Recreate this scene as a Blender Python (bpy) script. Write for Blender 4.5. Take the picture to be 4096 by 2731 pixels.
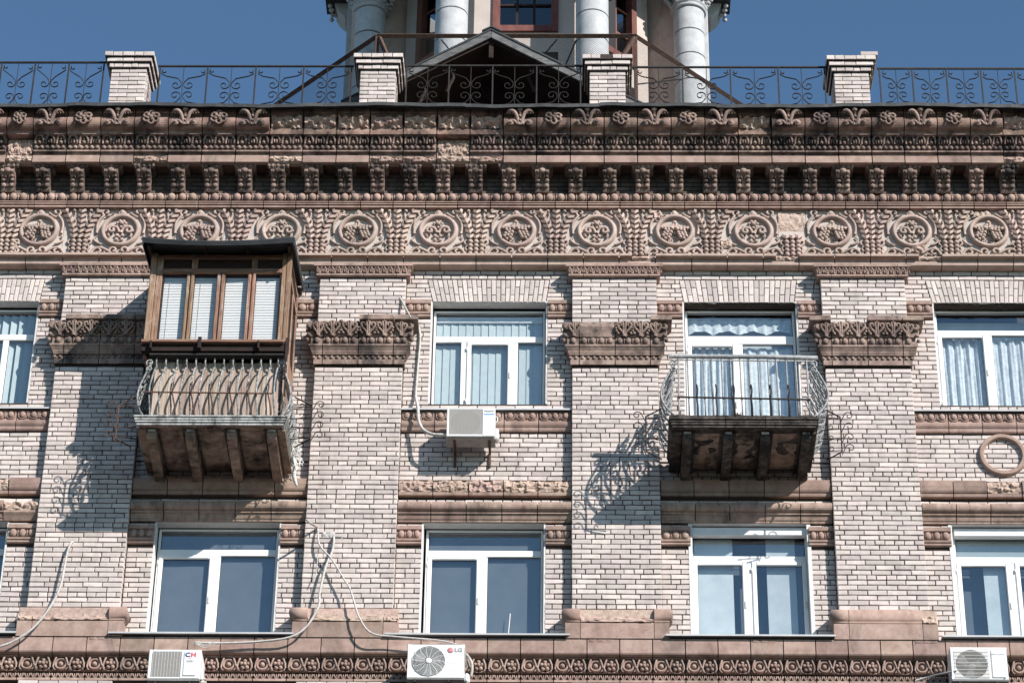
import bpy, math, random
from mathutils import Vector, Matrix, noise

for _o in list(bpy.data.objects):
    bpy.data.objects.remove(_o)
SC = bpy.context.scene
COL = SC.collection
R = math.radians
PI = math.pi

# ------------------------------------------------------------------ camera
# world: X along the facade, Y into the building (bay walls at Y=0), Z up, street at 0
cam_data = bpy.data.cameras.new('camera')
cam = bpy.data.objects.new('camera', cam_data)
COL.objects.link(cam)
SC.camera = cam
CR = Vector((0.9997973, 0.01549868, 0.01285127))
CU = Vector((-0.0022639, -0.54770933, 0.83666562))
CD = Vector((-0.02000597, 0.83652512, 0.54756322))
cm = Matrix.Identity(4)
for _i in range(3):
    cm[_i][0], cm[_i][1], cm[_i][2] = CR[_i], CU[_i], -CD[_i]
cm[0][3], cm[1][3], cm[2][3] = 0.0, -33.5, 1.6
cam.matrix_world = cm
cam_data.sensor_width = 36.0
cam_data.lens = 36.0 * 11397.0 / 4096.0
cam_data.clip_start = 0.5
cam_data.clip_end = 3000.0

# ------------------------------------------------------------------ sky, sun, exposure
TO_SUN = Vector((0.95, -1.0, 0.88)).normalized()
world = bpy.data.worlds.new('World')
SC.world = world
world.use_nodes = True
_wn = world.node_tree.nodes
_bg = _wn.get('Background') or _wn.new('ShaderNodeBackground')
_sky = _wn.new('ShaderNodeTexSky')
_sky.sky_type = 'NISHITA'
_sky.sun_disc = False
_sky.sun_elevation = math.asin(TO_SUN.z)
_sky.sun_rotation = math.atan2(TO_SUN.x, TO_SUN.y)
_sky.altitude = 150.0
_sky.air_density = 1.0
_sky.dust_density = 0.2
_sky.ozone_density = 1.0
_tint = _wn.new('ShaderNodeMix')
_tint.data_type = 'RGBA'
_tint.blend_type = 'MULTIPLY'
_tint.inputs['Factor'].default_value = 1.0
_tint.inputs['B'].default_value = (.70, .905, 1.0, 1)
world.node_tree.links.new(_sky.outputs['Color'], _tint.inputs['A'])
world.node_tree.links.new(_tint.outputs['Result'], _bg.inputs['Color'])
_bg.inputs['Strength'].default_value = 0.10
sun_data = bpy.data.lights.new('sun', 'SUN')
sun_data.energy = 4.9
sun_data.angle = R(0.5)
sun_data.color = (1.0, 0.945, 0.89)
sun = bpy.data.objects.new('sun', sun_data)
COL.objects.link(sun)
sun.rotation_euler = (-TO_SUN).to_track_quat('-Z', 'Y').to_euler()
SC.view_settings.view_transform = 'Standard'
SC.view_settings.look = 'None'
SC.view_settings.gamma = 1.0
SC.view_settings.use_curve_mapping = False
SC.view_settings.exposure = 0.48
SC.render.engine = 'CYCLES'
SC.cycles.max_bounces = 6
SC.cycles.diffuse_bounces = 3
SC.cycles.glossy_bounces = 3
SC.cycles.transparent_max_bounces = 12
SC.cycles.caustics_reflective = False
SC.cycles.caustics_refractive = False

# ------------------------------------------------------------------ scene helpers
WL = {}


def put(name, data, parent=None, loc=(0, 0, 0), rot=None, scale=None, label=None, kind=None):
    o = bpy.data.objects.new(name, data)
    COL.objects.link(o)
    l = Vector(loc)
    WL[o.name] = l
    if parent is not None:
        o.parent = parent
        o.location = l - WL[parent.name]
    else:
        o.location = l
    if rot:
        o.rotation_euler = rot
    if scale:
        o.scale = scale
    if label:
        o['label'] = label
    if kind:
        o['kind'] = kind
    return o


def thing(name, label, cat, loc=(0, 0, 0), group=None):
    o = put(name, None, None, loc, label=label)
    o.empty_display_size = 0.1
    o['category'] = cat
    o['kind'] = 'thing'
    if group:
        o['group'] = group
    return o


def tag(o, label, cat, group=None):
    o['label'] = label
    o['category'] = cat
    if group:
        o['group'] = group
    return o


class MB:
    """collects shapes, then links them as one mesh"""

    def __init__(s):
        s.v, s.f, s.s = [], [], []

    def add(s, vs, fs, smooth=False):
        b = len(s.v)
        s.v.extend(vs)
        s.f.extend(tuple(b + i for i in f) for f in fs)
        s.s.extend([smooth] * len(fs))
        return s

    def box(s, x0, x1, y0, y1, z0, z1):
        vs = [(x, y, z) for z in (z0, z1) for y in (y0, y1) for x in (x0, x1)]
        return s.add(vs, [(0, 1, 3, 2), (4, 6, 7, 5), (0, 4, 5, 1), (2, 3, 7, 6), (0, 2, 6, 4), (1, 5, 7, 3)])

    def bbox(s, x0, x1, y0, y1, z0, z1, b=0.005):
        """box with its edges chamfered"""
        xs, ys, zs = (x0, x1), (y0, y1), (z0, z1)
        vs, idx = [], {}
        for i in (0, 1):
            for j in (0, 1):
                for k in (0, 1):
                    c = (xs[i], ys[j], zs[k])
                    sg = (1 - 2 * i, 1 - 2 * j, 1 - 2 * k)
                    for a in range(3):
                        p = [c[q] + (0 if q == a else sg[q] * b) for q in range(3)]
                        idx[(i, j, k, a)] = len(vs)
                        vs.append(tuple(p))
        fs = []
        for i in (0, 1):
            fs.append(tuple(idx[(i, j, k, 0)] for j, k in ((0, 0), (1, 0), (1, 1), (0, 1))))
            fs.append(tuple(idx[(j, i, k, 1)] for j, k in ((0, 0), (1, 0), (1, 1), (0, 1))))
            fs.append(tuple(idx[(j, k, i, 2)] for j, k in ((0, 0), (1, 0), (1, 1), (0, 1))))
            for j in (0, 1):
                fs.append((idx[(0, i, j, 1)], idx[(1, i, j, 1)], idx[(1, i, j, 2)], idx[(0, i, j, 2)]))
                fs.append((idx[(i, 0, j, 0)], idx[(i, 1, j, 0)], idx[(i, 1, j, 2)], idx[(i, 0, j, 2)]))
                fs.append((idx[(i, j, 0, 0)], idx[(i, j, 1, 0)], idx[(i, j, 1, 1)], idx[(i, j, 0, 1)]))
                for k in (0, 1):
                    fs.append((idx[(i, j, k, 0)], idx[(i, j, k, 1)], idx[(i, j, k, 2)])) if True else None
        seen, out = set(), []
        for f in fs:
            key = tuple(sorted(f))
            if key not in seen:
                seen.add(key)
                out.append(f)
        return s.add(vs, out)

    def quad(s, q, y0, y1, b=0.006, jit=0.0, rnd=None):
        """four corners (x, z) pushed back from y0 to y1, front edge chamfered: a brick"""
        cx = sum(p[0] for p in q) / 4
        cz = sum(p[1] for p in q) / 4
        j = (lambda: (rnd.random() - .5) * 2 * jit) if rnd else (lambda: 0.0)
        o = [(p[0] + j(), p[1] + j()) for p in q]
        inn = []
        for p in o:
            bb = b * (1 + (rnd.random() * 1.2 if rnd else 0))
            inn.append((p[0] + (bb if p[0] < cx else -bb), p[1] + (bb * .8 if p[1] < cz else -bb * .8)))
        vs = [(p[0], y0 + j() * .6, p[1]) for p in inn] + [(p[0], y0 + b, p[1]) for p in o] + [(p[0], y1, p[1]) for p in o]
        fs = [(0, 1, 2, 3)]
        for i in range(4):
            n = (i + 1) % 4
            fs.append((i, 4 + i, 4 + n, n))
            fs.append((4 + i, 8 + i, 8 + n, 4 + n))
        return s.add(vs, fs)

    def prism(s, prof, x0, x1, caps=True, closed=True):
        """profile of (y, z) drawn along X"""
        n = len(prof)
        vs = [(x0, p[0], p[1]) for p in prof] + [(x1, p[0], p[1]) for p in prof]
        fs = [(i, (i + 1) % n, n + (i + 1) % n, n + i) for i in range(n if closed else n - 1)]
        if caps:
            fs += [tuple(range(n)), tuple(range(2 * n - 1, n - 1, -1))]
        return s.add(vs, fs)

    def prism_y(s, prof, y0, y1):
        """outline of (x, z) given depth along Y"""
        n = len(prof)
        vs = [(p[0], y0, p[1]) for p in prof] + [(p[0], y1, p[1]) for p in prof]
        fs = [(i, (i + 1) % n, n + (i + 1) % n, n + i) for i in range(n)]
        fs += [tuple(range(n)), tuple(range(2 * n - 1, n - 1, -1))]
        return s.add(vs, fs)

    def prism_z(s, prof, z0, z1):
        n = len(prof)
        vs = [(p[0], p[1], z0) for p in prof] + [(p[0], p[1], z1) for p in prof]
        fs = [(i, (i + 1) % n, n + (i + 1) % n, n + i) for i in range(n)]
        fs += [tuple(range(n)), tuple(range(2 * n - 1, n - 1, -1))]
        return s.add(vs, fs)

    def sweep(s, prof, path, closed_ends=True):
        """profile of (out, z) carried along a plan path of (x, y), mitred; out is to the right of travel when going +X with Y towards viewer negative"""
        n, m = len(prof), len(path)
        vs = []
        for k, p in enumerate(path):
            d0 = Vector((path[k][0] - path[k - 1][0], path[k][1] - path[k - 1][1])) if k else None
            d1 = Vector((path[k + 1][0] - p[0], path[k + 1][1] - p[1])) if k < m - 1 else None
            n0 = Vector((d0.y, -d0.x)).normalized() if d0 else None
            n1 = Vector((d1.y, -d1.x)).normalized() if d1 else None
            if n0 and n1:
                nn = (n0 + n1)
                nn = nn / (nn.length_squared / 2) if nn.length_squared > 1e-6 else n0
            else:
                nn = n0 or n1
            vs += [(p[0] + nn.x * q[0], p[1] + nn.y * q[0], q[1]) for q in prof]
        fs = []
        for k in range(m - 1):
            for i in range(n - 1):
                a = k * n + i
                fs.append((a, a + 1, a + n + 1, a + n))
        if closed_ends:
            fs += [tuple(range(n)), tuple(range((m - 1) * n, m * n))]
        return s.add(vs, fs)

    def tube(s, pts, r, n=6, closed=False, cap=True, flat=1.0, smooth=True):
        """round bar along points; r a number or one per point; flat squashes it along Y"""
        P = [Vector(p) for p in pts]
        m = len(P)
        rr = r if isinstance(r, (list, tuple)) else [r] * m
        vs = []
        up = None
        for k in range(m):
            a = P[k - 1] if (k or closed) else P[k]
            b = P[(k + 1) % m] if (k < m - 1 or closed) else P[k]
            t = (b - a)
            t = t.normalized() if t.length > 1e-9 else Vector((0, 0, 1))
            if up is None:
                ref = Vector((0, 1, 0)) if abs(t.y) < .9 else Vector((1, 0, 0))
                up = ref - t * ref.dot(t)
            else:
                up = up - t * up.dot(t)
                if up.length < 1e-6:
                    up = Vector((0, 1, 0)) - t * t.y
            up = up.normalized()
            sd = t.cross(up)
            for i in range(n):
                a_ = 2 * PI * i / n
                q = up * (math.cos(a_) * rr[k]) + sd * (math.sin(a_) * rr[k])
                vs.append((P[k].x + q.x, P[k].y + q.y * flat, P[k].z + q.z))
        fs = []
        for k in range(m if closed else m - 1):
            b0, b1 = k * n, ((k + 1) % m) * n
            for i in range(n):
                j = (i + 1) % n
                fs.append((b0 + i, b0 + j, b1 + j, b1 + i))
        if cap and not closed:
            fs += [tuple(range(n)), tuple(range((m - 1) * n, m * n))]
        return s.add(vs, fs, smooth)

    def sph(s, c, rx, ry=None, rz=None, nu=8, nv=5, smooth=True):
        ry = rx if ry is None else ry
        rz = rx if rz is None else rz
        vs = [(c[0], c[1], c[2] - rz)]
        for j in range(1, nv):
            t = -PI / 2 + PI * j / nv
            for i in range(nu):
                a = 2 * PI * i / nu
                vs.append((c[0] + rx * math.cos(t) * math.cos(a), c[1] + ry * math.cos(t) * math.sin(a), c[2] + rz * math.sin(t)))
        vs.append((c[0], c[1], c[2] + rz))
        fs = [(0, 1 + (i + 1) % nu, 1 + i) for i in range(nu)]
        for j in range(nv - 2):
            for i in range(nu):
                a = 1 + j * nu + i
                b = 1 + j * nu + (i + 1) % nu
                fs.append((a, b, b + nu, a + nu))
        l = len(vs) - 1
        fs += [(l, 1 + (nv - 2) * nu + i, 1 + (nv - 2) * nu + (i + 1) % nu) for i in range(nu)]
        return s.add(vs, fs, smooth)

    def lathe(s, prof, c=(0, 0, 0), n=24, a0=0.0, a1=2 * PI, smooth=True):
        """profile of (r, z) turned about a vertical axis at c"""
        full = abs(a1 - a0 - 2 * PI) < 1e-6
        m = n if full else n + 1
        vs = []
        for i in range(m):
            a = a0 + (a1 - a0) * i / n
            vs += [(c[0] + p[0] * math.cos(a), c[1] + p[0] * math.sin(a), c[2] + p[1]) for p in prof]
        k = len(prof)
        fs = []
        for i in range(n):
            b0, b1 = i * k, ((i + 1) % m) * k
            for j in range(k - 1):
                fs.append((b0 + j, b1 + j, b1 + j + 1, b0 + j + 1))
        return s.add(vs, fs, smooth)

    def ring(s, c, rad, prof, n=28, smooth=True):
        """ring standing in the wall plane; prof is (radial offset, out) pairs"""
        k = len(prof)
        vs = []
        for i in range(n):
            a = 2 * PI * i / n
            vs += [(c[0] + (rad + p[0]) * math.cos(a), c[1] - p[1], c[2] + (rad + p[0]) * math.sin(a)) for p in prof]
        fs = []
        for i in range(n):
            b0, b1 = i * k, ((i + 1) % n) * k
            for j in range(k - 1):
                fs.append((b0 + j, b1 + j, b1 + j + 1, b0 + j + 1))
        return s.add(vs, fs, smooth)

    def rough(s, x0, x1, prof, amp=0.03, nx=14, sub=3, seed=0, scale=18.0):
        """broken stone: a profile of (y, z) carried along X and hacked about"""
        pr = []
        for i in range(len(prof) - 1):
            for k in range(sub):
                t = k / sub
                pr.append((prof[i][0] * (1 - t) + prof[i + 1][0] * t, prof[i][1] * (1 - t) + prof[i + 1][1] * t))
        pr.append(prof[-1])
        n = len(pr)
        vs = []
        for i in range(nx + 1):
            x = x0 + (x1 - x0) * i / nx
            for j, p in enumerate(pr):
                q = Vector((x * scale + seed * 7.3, p[0] * scale, p[1] * scale))
                e = 1.0 if 0 < j < n - 1 else 0.25
                d = (noise.noise(q) * .7 + noise.noise(q * 2.3) * .6) * amp * e
                vs.append((x + (noise.noise(q + Vector((9, 0, 0))) * amp * .3 if 0 < i < nx else 0), p[0] + d, p[1] + noise.noise(q + Vector((0, 5, 0))) * amp * .5 * e))
        fs = [(i * n + j, i * n + j + 1, (i + 1) * n + j + 1, (i + 1) * n + j) for i in range(nx) for j in range(n - 1)]
        return s.add(vs, fs)

    def mesh(s, name, mat):
        me = bpy.data.meshes.new(name)
        me.from_pydata(s.v, [], s.f)
        me.polygons.foreach_set('use_smooth', s.s)
        if mat:
            me.materials.append(mat)
        me.update()
        return me

    def build(s, name, mat, parent=None, loc=(0, 0, 0), **kw):
        """mesh given in world coordinates, its origin moved to loc"""
        if loc != (0, 0, 0):
            l = loc
            s.v = [(a - l[0], b - l[1], c - l[2]) for a, b, c in s.v]
        return put(name, s.mesh(name, mat), parent, loc, **kw)


def spiral(cx, cz, r0, r1, a0, a1, n=12):
    return [(cx + (r0 + (r1 - r0) * i / n) * math.cos(a0 + (a1 - a0) * i / n), cz + (r0 + (r1 - r0) * i / n) * math.sin(a0 + (a1 - a0) * i / n)) for i in range(n + 1)]


def xz(pts, y):
    return [(p[0], y, p[1]) for p in pts]


def smoothline(pts, k=5):
    """Catmull-Rom through the points"""
    P = [Vector(p) for p in pts]
    out = []
    for i in range(len(P) - 1):
        a, b, c, d = P[max(i - 1, 0)], P[i], P[i + 1], P[min(i + 2, len(P) - 1)]
        for q in range(k):
            t = q / k
            out.append(0.5 * ((2 * b) + (c - a) * t + (2 * a - 5 * b + 4 * c - d) * t * t + (3 * b - a - 3 * c + d) * t ** 3))
    out.append(P[-1])
    return [tuple(p) for p in out]


# ------------------------------------------------------------------ materials
def _nodes(name):
    m = bpy.data.materials.new(name)
    m.use_nodes = True
    nt = m.node_tree
    return m, nt, nt.nodes, nt.links, nt.nodes['Principled BSDF']


def stone(name, c0, c1, scale=6.0, rough=0.85, stain=None, stain_amt=0.0, stain_scale=2.2, stain_lo=0.5, bump=0.25, bump_scale=70.0, rand=0.16, hue=0.012, metal=0.0, stretch=(1, 1, 1), pits=0.0, streak=0.0):
    """stone, brick, plaster, wood or metal: two tones, per-piece shift, stains of their own shape, fine relief"""
    m, nt, N, L, P = _nodes(name)
    geo = N.new('ShaderNodeNewGeometry')
    mp = N.new('ShaderNodeMapping')
    mp.inputs['Scale'].default_value = stretch
    L.new(geo.outputs['Position'], mp.inputs['Vector'])
    n1 = N.new('ShaderNodeTexNoise')
    n1.inputs['Scale'].default_value = scale
    n1.inputs['Detail'].default_value = 7
    n1.inputs['Roughness'].default_value = 0.65
    L.new(mp.outputs['Vector'], n1.inputs['Vector'])
    cr = N.new('ShaderNodeValToRGB')
    cr.color_ramp.elements[0].position = 0.32
    cr.color_ramp.elements[1].position = 0.68
    cr.color_ramp.elements[0].color = (*c0, 1)
    cr.color_ramp.elements[1].color = (*c1, 1)
    L.new(n1.outputs['Fac'], cr.inputs['Fac'])
    col = cr.outputs['Color']
    if rand:
        oi = N.new('ShaderNodeObjectInfo')
        hs = N.new('ShaderNodeHueSaturation')
        mr = N.new('ShaderNodeMapRange')
        mr.inputs['To Min'].default_value = 1 - rand
        mr.inputs['To Max'].default_value = 1 + rand * .7
        L.new(oi.outputs['Random'], mr.inputs['Value'])
        L.new(mr.outputs['Result'], hs.inputs['Value'])
        wn = N.new('ShaderNodeTexWhiteNoise')
        wn.noise_dimensions = '1D'
        L.new(oi.outputs['Random'], wn.inputs['W'])
        mh = N.new('ShaderNodeMapRange')
        mh.inputs['To Min'].default_value = 0.5 - hue
        mh.inputs['To Max'].default_value = 0.5 + hue
        L.new(wn.outputs['Value'], mh.inputs['Value'])
        L.new(mh.outputs['Result'], hs.inputs['Hue'])
        L.new(col, hs.inputs['Color'])
        col = hs.outputs['Color']
    if stain is not None and stain_amt > 0:
        mp2 = N.new('ShaderNodeMapping')
        mp2.inputs['Scale'].default_value = (1, 1, .45)
        L.new(geo.outputs['Position'], mp2.inputs['Vector'])
        n2 = N.new('ShaderNodeTexNoise')
        n2.inputs['Scale'].default_value = stain_scale
        n2.inputs['Detail'].default_value = 9
        n2.inputs['Roughness'].default_value = 0.7
        n2.inputs['Distortion'].default_value = 0.4
        L.new(mp2.outputs['Vector'], n2.inputs['Vector'])
        r2 = N.new('ShaderNodeMapRange')
        r2.inputs['From Min'].default_value = stain_lo
        r2.inputs['From Max'].default_value = stain_lo + 0.2
        r2.inputs['To Max'].default_value = stain_amt
        L.new(n2.outputs['Fac'], r2.inputs['Value'])
        mx = N.new('ShaderNodeMix')
        mx.data_type = 'RGBA'
        L.new(r2.outputs['Result'], mx.inputs['Factor'])
        L.new(col, mx.inputs['A'])
        mx.inputs['B'].default_value = (*stain, 1)
        col = mx.outputs['Result']
    if pits:
        vo = N.new('ShaderNodeTexNoise')
        vo.inputs['Scale'].default_value = 45.0
        vo.inputs['Detail'].default_value = 3
        L.new(geo.outputs['Position'], vo.inputs['Vector'])
        r3 = N.new('ShaderNodeMapRange')
        r3.inputs['From Min'].default_value = 0.62
        r3.inputs['From Max'].default_value = 0.7
        r3.inputs['To Max'].default_value = pits
        L.new(vo.outputs['Fac'], r3.inputs['Value'])
        mx = N.new('ShaderNodeMix')
        mx.data_type = 'RGBA'
        L.new(r3.outputs['Result'], mx.inputs['Factor'])
        L.new(col, mx.inputs['A'])
        mx.inputs['B'].default_value = (c0[0] * .45, c0[1] * .42, c0[2] * .4, 1)
        col = mx.outputs['Result']
    if streak:
        mp4 = N.new('ShaderNodeMapping')
        mp4.inputs['Scale'].default_value = (7, 7, .35)
        L.new(geo.outputs['Position'], mp4.inputs['Vector'])
        n4 = N.new('ShaderNodeTexNoise')
        n4.inputs['Scale'].default_value = 1.0
        n4.inputs['Detail'].default_value = 6
        L.new(mp4.outputs['Vector'], n4.inputs['Vector'])
        r4 = N.new('ShaderNodeMapRange')
        r4.inputs['From Min'].default_value = 0.52
        r4.inputs['From Max'].default_value = 0.72
        r4.inputs['To Max'].default_value = streak
        L.new(n4.outputs['Fac'], r4.inputs['Value'])
        mx = N.new('ShaderNodeMix')
        mx.data_type = 'RGBA'
        L.new(r4.outputs['Result'], mx.inputs['Factor'])
        L.new(col, mx.inputs['A'])
        mx.inputs['B'].default_value = (*stain, 1)
        col = mx.outputs['Result']
    L.new(col, P.inputs['Base Color'])
    P.inputs['Roughness'].default_value = rough
    P.inputs['Metallic'].default_value = metal
    P.inputs['Specular IOR Level'].default_value = 0.3
    if bump:
        n3 = N.new('ShaderNodeTexNoise')
        n3.inputs['Scale'].default_value = bump_scale
        n3.inputs['Detail'].default_value = 6
        L.new(mp.outputs['Vector'], n3.inputs['Vector'])
        bp = N.new('ShaderNodeBump')
        bp.inputs['Strength'].default_value = bump
        bp.inputs['Distance'].default_value = 0.012
        L.new(n3.outputs['Fac'], bp.inputs['Height'])
        L.new(bp.outputs['Normal'], P.inputs['Normal'])
    return m


def plain(name, c, rough=0.5, metal=0.0, spec=0.5):
    m, nt, N, L, P = _nodes(name)
    P.inputs['Base Color'].default_value = (*c, 1)
    P.inputs['Roughness'].default_value = rough
    P.inputs['Metallic'].default_value = metal
    P.inputs['Specular IOR Level'].default_value = spec
    return m


def glass(name, tint=(.75, .85, .88), refl=0.16, gcol=(1, 1, 1), rough=0.0):
    """window pane: partly mirror, partly clear"""
    m, nt, N, L, P = _nodes(name)
    out = N['Material Output']
    N.remove(P)
    tr = N.new('ShaderNodeBsdfTransparent')
    tr.inputs['Color'].default_value = (*tint, 1)
    gl = N.new('ShaderNodeBsdfGlossy')
    gl.inputs['Color'].default_value = (*gcol, 1)
    gl.inputs['Roughness'].default_value = rough
    mx = N.new('ShaderNodeMixShader')
    lw = N.new('ShaderNodeFresnel')
    lw.inputs['IOR'].default_value = 1.5
    ad = N.new('ShaderNodeMath')
    ad.operation = 'MULTIPLY_ADD'
    ad.inputs[1].default_value = 0.0
    ad.inputs[2].default_value = refl
    ad.use_clamp = True
    L.new(lw.outputs['Fac'], ad.inputs[0])
    L.new(ad.outputs[0], mx.inputs['Fac'])
    L.new(tr.outputs[0], mx.inputs[1])
    L.new(gl.outputs[0], mx.inputs[2])
    L.new(mx.outputs[0], out.inputs['Surface'])
    return m


M = {}
M['brick'] = stone('pale_brick', (.515, .446, .412), (.615, .547, .512), 9, .85, (.25, .215, .205), .55, 1.5, .54, .25, 90, .2, .016, pits=.45, streak=.28)
M['soot_shade_brick'] = stone('soot_and_shade_brick', (.07, .058, .052), (.14, .115, .10), 9, .9, (.025, .022, .022), .7, 2.5, .5, .3, 90, .2, .01)  # shade below the cornice painted into the brick colour, along with soot
M['mortar'] = stone('dark_mortar', (.04, .03, .027), (.075, .06, .052), 30, .95, bump=.3, rand=0)
M['terra'] = stone('terracotta', (.275, .182, .148), (.405, .295, .248), 7, .85, (.085, .07, .065), .7, 2.4, .53, .28, 80, .17, .008, pits=.45)
M['soot'] = stone('sooty_terracotta', (.20, .122, .096), (.42, .285, .232), 7, .88, (.022, .019, .02), .95, 2.0, .43, .3, 80, .22, .01, pits=.5)
M['bracket'] = stone('soot_and_shade_terracotta', (.16, .112, .094), (.40, .29, .242), 9, .88, (.02, .018, .019), .93, 3.2, .43, .3, 80, .28, .008, pits=.4)  # cornice shade deepened in the colour, plus black soot stains
M['soffit'] = stone('soffit_terracotta', (.13, .08, .062), (.22, .14, .11), 5, .9, (.02, .018, .018), .9, 1.6, .44, .3, 60, .25, .01)  # soffit shade put into the dark base, soot stains over it
M['frieze'] = stone('frieze_stone', (.35, .26, .22), (.475, .37, .318), 8, .85, (.14, .115, .105), .65, 2.4, .53, .3, 80, .17, .01, pits=.3)
M['friezebg'] = stone('frieze_ground', (.43, .375, .335), (.53, .47, .425), 5, .9, (.25, .22, .20), .5, 2.5, .56, .25, 60, .06, .006, pits=.3)
M['ledge'] = stone('ledge_terracotta', (.37, .265, .215), (.49, .375, .315), 7, .85, (.10, .085, .078), .65, 2.0, .54, .28, 80, .08, .006, pits=.4)
M['capital'] = stone('capital_terracotta', (.21, .142, .118), (.385, .285, .24), 8, .88, (.035, .03, .03), .9, 3.0, .45, .3, 80, .16, .008, pits=.5)
M['streaked'] = stone('soot_streaked_terracotta', (.28, .185, .148), (.43, .32, .265), 7, .87, (.04, .034, .032), .85, 2.6, .5, .3, 80, .15, .008, stretch=(1.6, 1, .6), pits=.4)
M['broken'] = stone('broken_stone', (.36, .25, .20), (.56, .435, .365), 22, .95, (.16, .12, .11), .5, 6, .56, .6, 60, .1, .01)
M['plaster'] = stone('white_plaster', (.60, .59, .58), (.70, .69, .68), 14, .9, (.3, .29, .28), .35, 4, .6, .3, 60, .03, .004)
M['greyplaster'] = stone('grey_plaster', (.58, .56, .545), (.68, .66, .645), 12, .95, (.25, .24, .23), .4, 4, .58, .4, 60, .03, .004)
M['pvc'] = stone('white_pvc', (.72, .72, .715), (.79, .79, .785), 4, .4, (.52, .51, .49), .45, 5, .58, .02, 60, .05, .003)
M['pvcold'] = stone('weathered_white_pvc', (.68, .68, .68), (.78, .78, .77), 5, .4, bump=.0, rand=.03)
M['gasket'] = plain('dark_gasket', (.03, .03, .035), .6)
M['sill'] = stone('grey_sill_metal', (.42, .42, .42), (.52, .52, .52), 6, .45, bump=.05, rand=.05)
M['flash'] = stone('roof_sheet', (.028, .03, .032), (.06, .06, .06), 5, .55, (.13, .13, .125), .6, 3, .5, .15, 30, .1)
M['iron'] = stone('dark_iron', (.012, .011, .011), (.03, .026, .024), 20, .6, (.10, .065, .05), .5, 9, .55, .2, 80, .05)
M['paintiron'] = stone('peeling_grey_paint', (.05, .05, .05), (.46, .47, .46), 26, .6, (.04, .03, .025), .7, 16, .56, .3, 90, .1)
M['greyiron'] = stone('grey_painted_iron', (.17, .175, .18), (.38, .385, .39), 22, .5, (.05, .045, .04), .7, 13, .55, .25, 90, .1)
M['rust'] = stone('rusty_iron', (.055, .03, .023), (.13, .075, .055), 25, .85, (.025, .02, .02), .6, 12, .5, .3, 80, .1)
M['wood'] = stone('weathered_timber', (.14, .068, .042), (.38, .245, .17), 11, .8, (.52, .43, .36), .8, 6, .52, .4, 40, .2, .012, stretch=(5, 5, .35))
M['woodx'] = stone('weathered_rail_timber', (.13, .062, .04), (.30, .18, .125), 8, .8, (.42, .33, .27), .6, 5, .58, .4, 40, .15, .012, stretch=(.35, 5, 5))
M['plank'] = stone('bare_planks', (.30, .215, .165), (.56, .46, .39), 7, .85, (.17, .10, .07), .7, 4, .53, .4, 40, .2, .015, stretch=(4, 4, .3))
M['grate'] = stone('grey_bargeboard', (.07, .074, .08), (.19, .185, .18), 6, .85, (.06, .06, .06), .6, 6, .53, .4, 40, .12, .01, stretch=(1, 1, 4))
M['darkwood'] = stone('dark_timber', (.014, .009, .008), (.04, .022, .018), 6, .8, bump=.3, bump_scale=40, rand=.2, stretch=(1, 1, 4))
M['redwood'] = stone('red_brown_timber', (.115, .042, .032), (.20, .085, .065), 7, .65, (.10, .05, .04), .6, 5, .55, .25, 50, .1, stretch=(1, 1, .4))
M['slab'] = stone('stained_concrete', (.22, .155, .118), (.46, .345, .275), 4.5, .9, (.02, .016, .015), .96, 3.0, .44, .6, 40, .15)
M['slabdark'] = stone('sooty_concrete', (.018, .016, .016), (.15, .128, .115), 12, .9, (.015, .013, .013), .9, 4, .42, .5, 50, .1)
M['whitecol'] = stone('whitewashed_column', (.37, .38, .39), (.52, .53, .54), 5, .85, (.17, .17, .17), .6, 2.6, .58, .3, 40, .04, .004, pits=.25)
M['cream'] = stone('cream_render', (.47, .405, .37), (.54, .475, .435), 3, .9, (.30, .24, .21), .5, 2.3, .6, .2, 50, .04)
M['tan'] = stone('tan_render', (.40, .31, .26), (.48, .385, .33), 4, .9, (.17, .12, .10), .7, 3, .55, .25, 50, .04)
M['blind'] = plain('white_blind', (.84, .84, .83), .55)
M['vblind'] = stone('vertical_blind_cloth', (.52, .575, .575), (.60, .645, .64), 8, .8, bump=.0, rand=.08, hue=.006)
M['lace'] = stone('lace_curtain', (.55, .575, .60), (.83, .84, .85), 16, .9, (.42, .45, .48), .8, 9, .5, .6, 24, .04)
M['roller'] = stone('grey_roller_blind', (.105, .12, .14), (.13, .145, .165), 3, .8, bump=.0, rand=.08)
M['sheet'] = stone('pale_sheer_curtain', (.50, .545, .56), (.62, .655, .665), 5, .85, bump=.1, rand=.1)
M['room'] = plain('dim_room', (.045, .045, .05), .9)
M['glass'] = glass('window_glass', (.95, .975, .98), .10)
M['clearglass'] = glass('clear_balcony_glass', (.985, .99, .99), .035)
M['glassdark'] = glass('tower_glass', (.6, .65, .68), .07)
M['acwhite'] = stone('air_conditioner_enamel', (.70, .70, .69), (.76, .76, .75), 3, .4, (.5, .49, .47), .3, 5, .6, .0, 40, .04)
M['acgrille'] = plain('air_conditioner_grille', (.56, .54, .51), .5)
M['edgepaint_beamlight'] = stone('peeling_edge_beam_light', (.36, .36, .35), (.58, .58, .56), 14, .85, (.025, .024, .024), .92, 7, .47, .4, 60, .12)  # peeling paint of the slab edge; also paints sunlight on beam fronts
M['acdark'] = plain('air_conditioner_inside', (.05, .05, .05), .8)
M['fan'] = plain('fan_plastic', (.20, .20, .20), .6)
M['acbase'] = stone('rusting_base_plate', (.27, .265, .25), (.40, .39, .37), 8, .7, (.06, .045, .04), .85, 16, .55, .2, 60, .1)
M['ink'] = plain('dark_print', (.05, .05, .06), .5)
M['greyink'] = plain('grey_print', (.22, .23, .24), .5)
M['navy'] = plain('navy_print', (.02, .05, .20), .5)
M['red'] = plain('red_print', (.55, .06, .07), .5)
M['crimson'] = plain('faded_crimson_print', (.55, .13, .16), .5)
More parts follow.
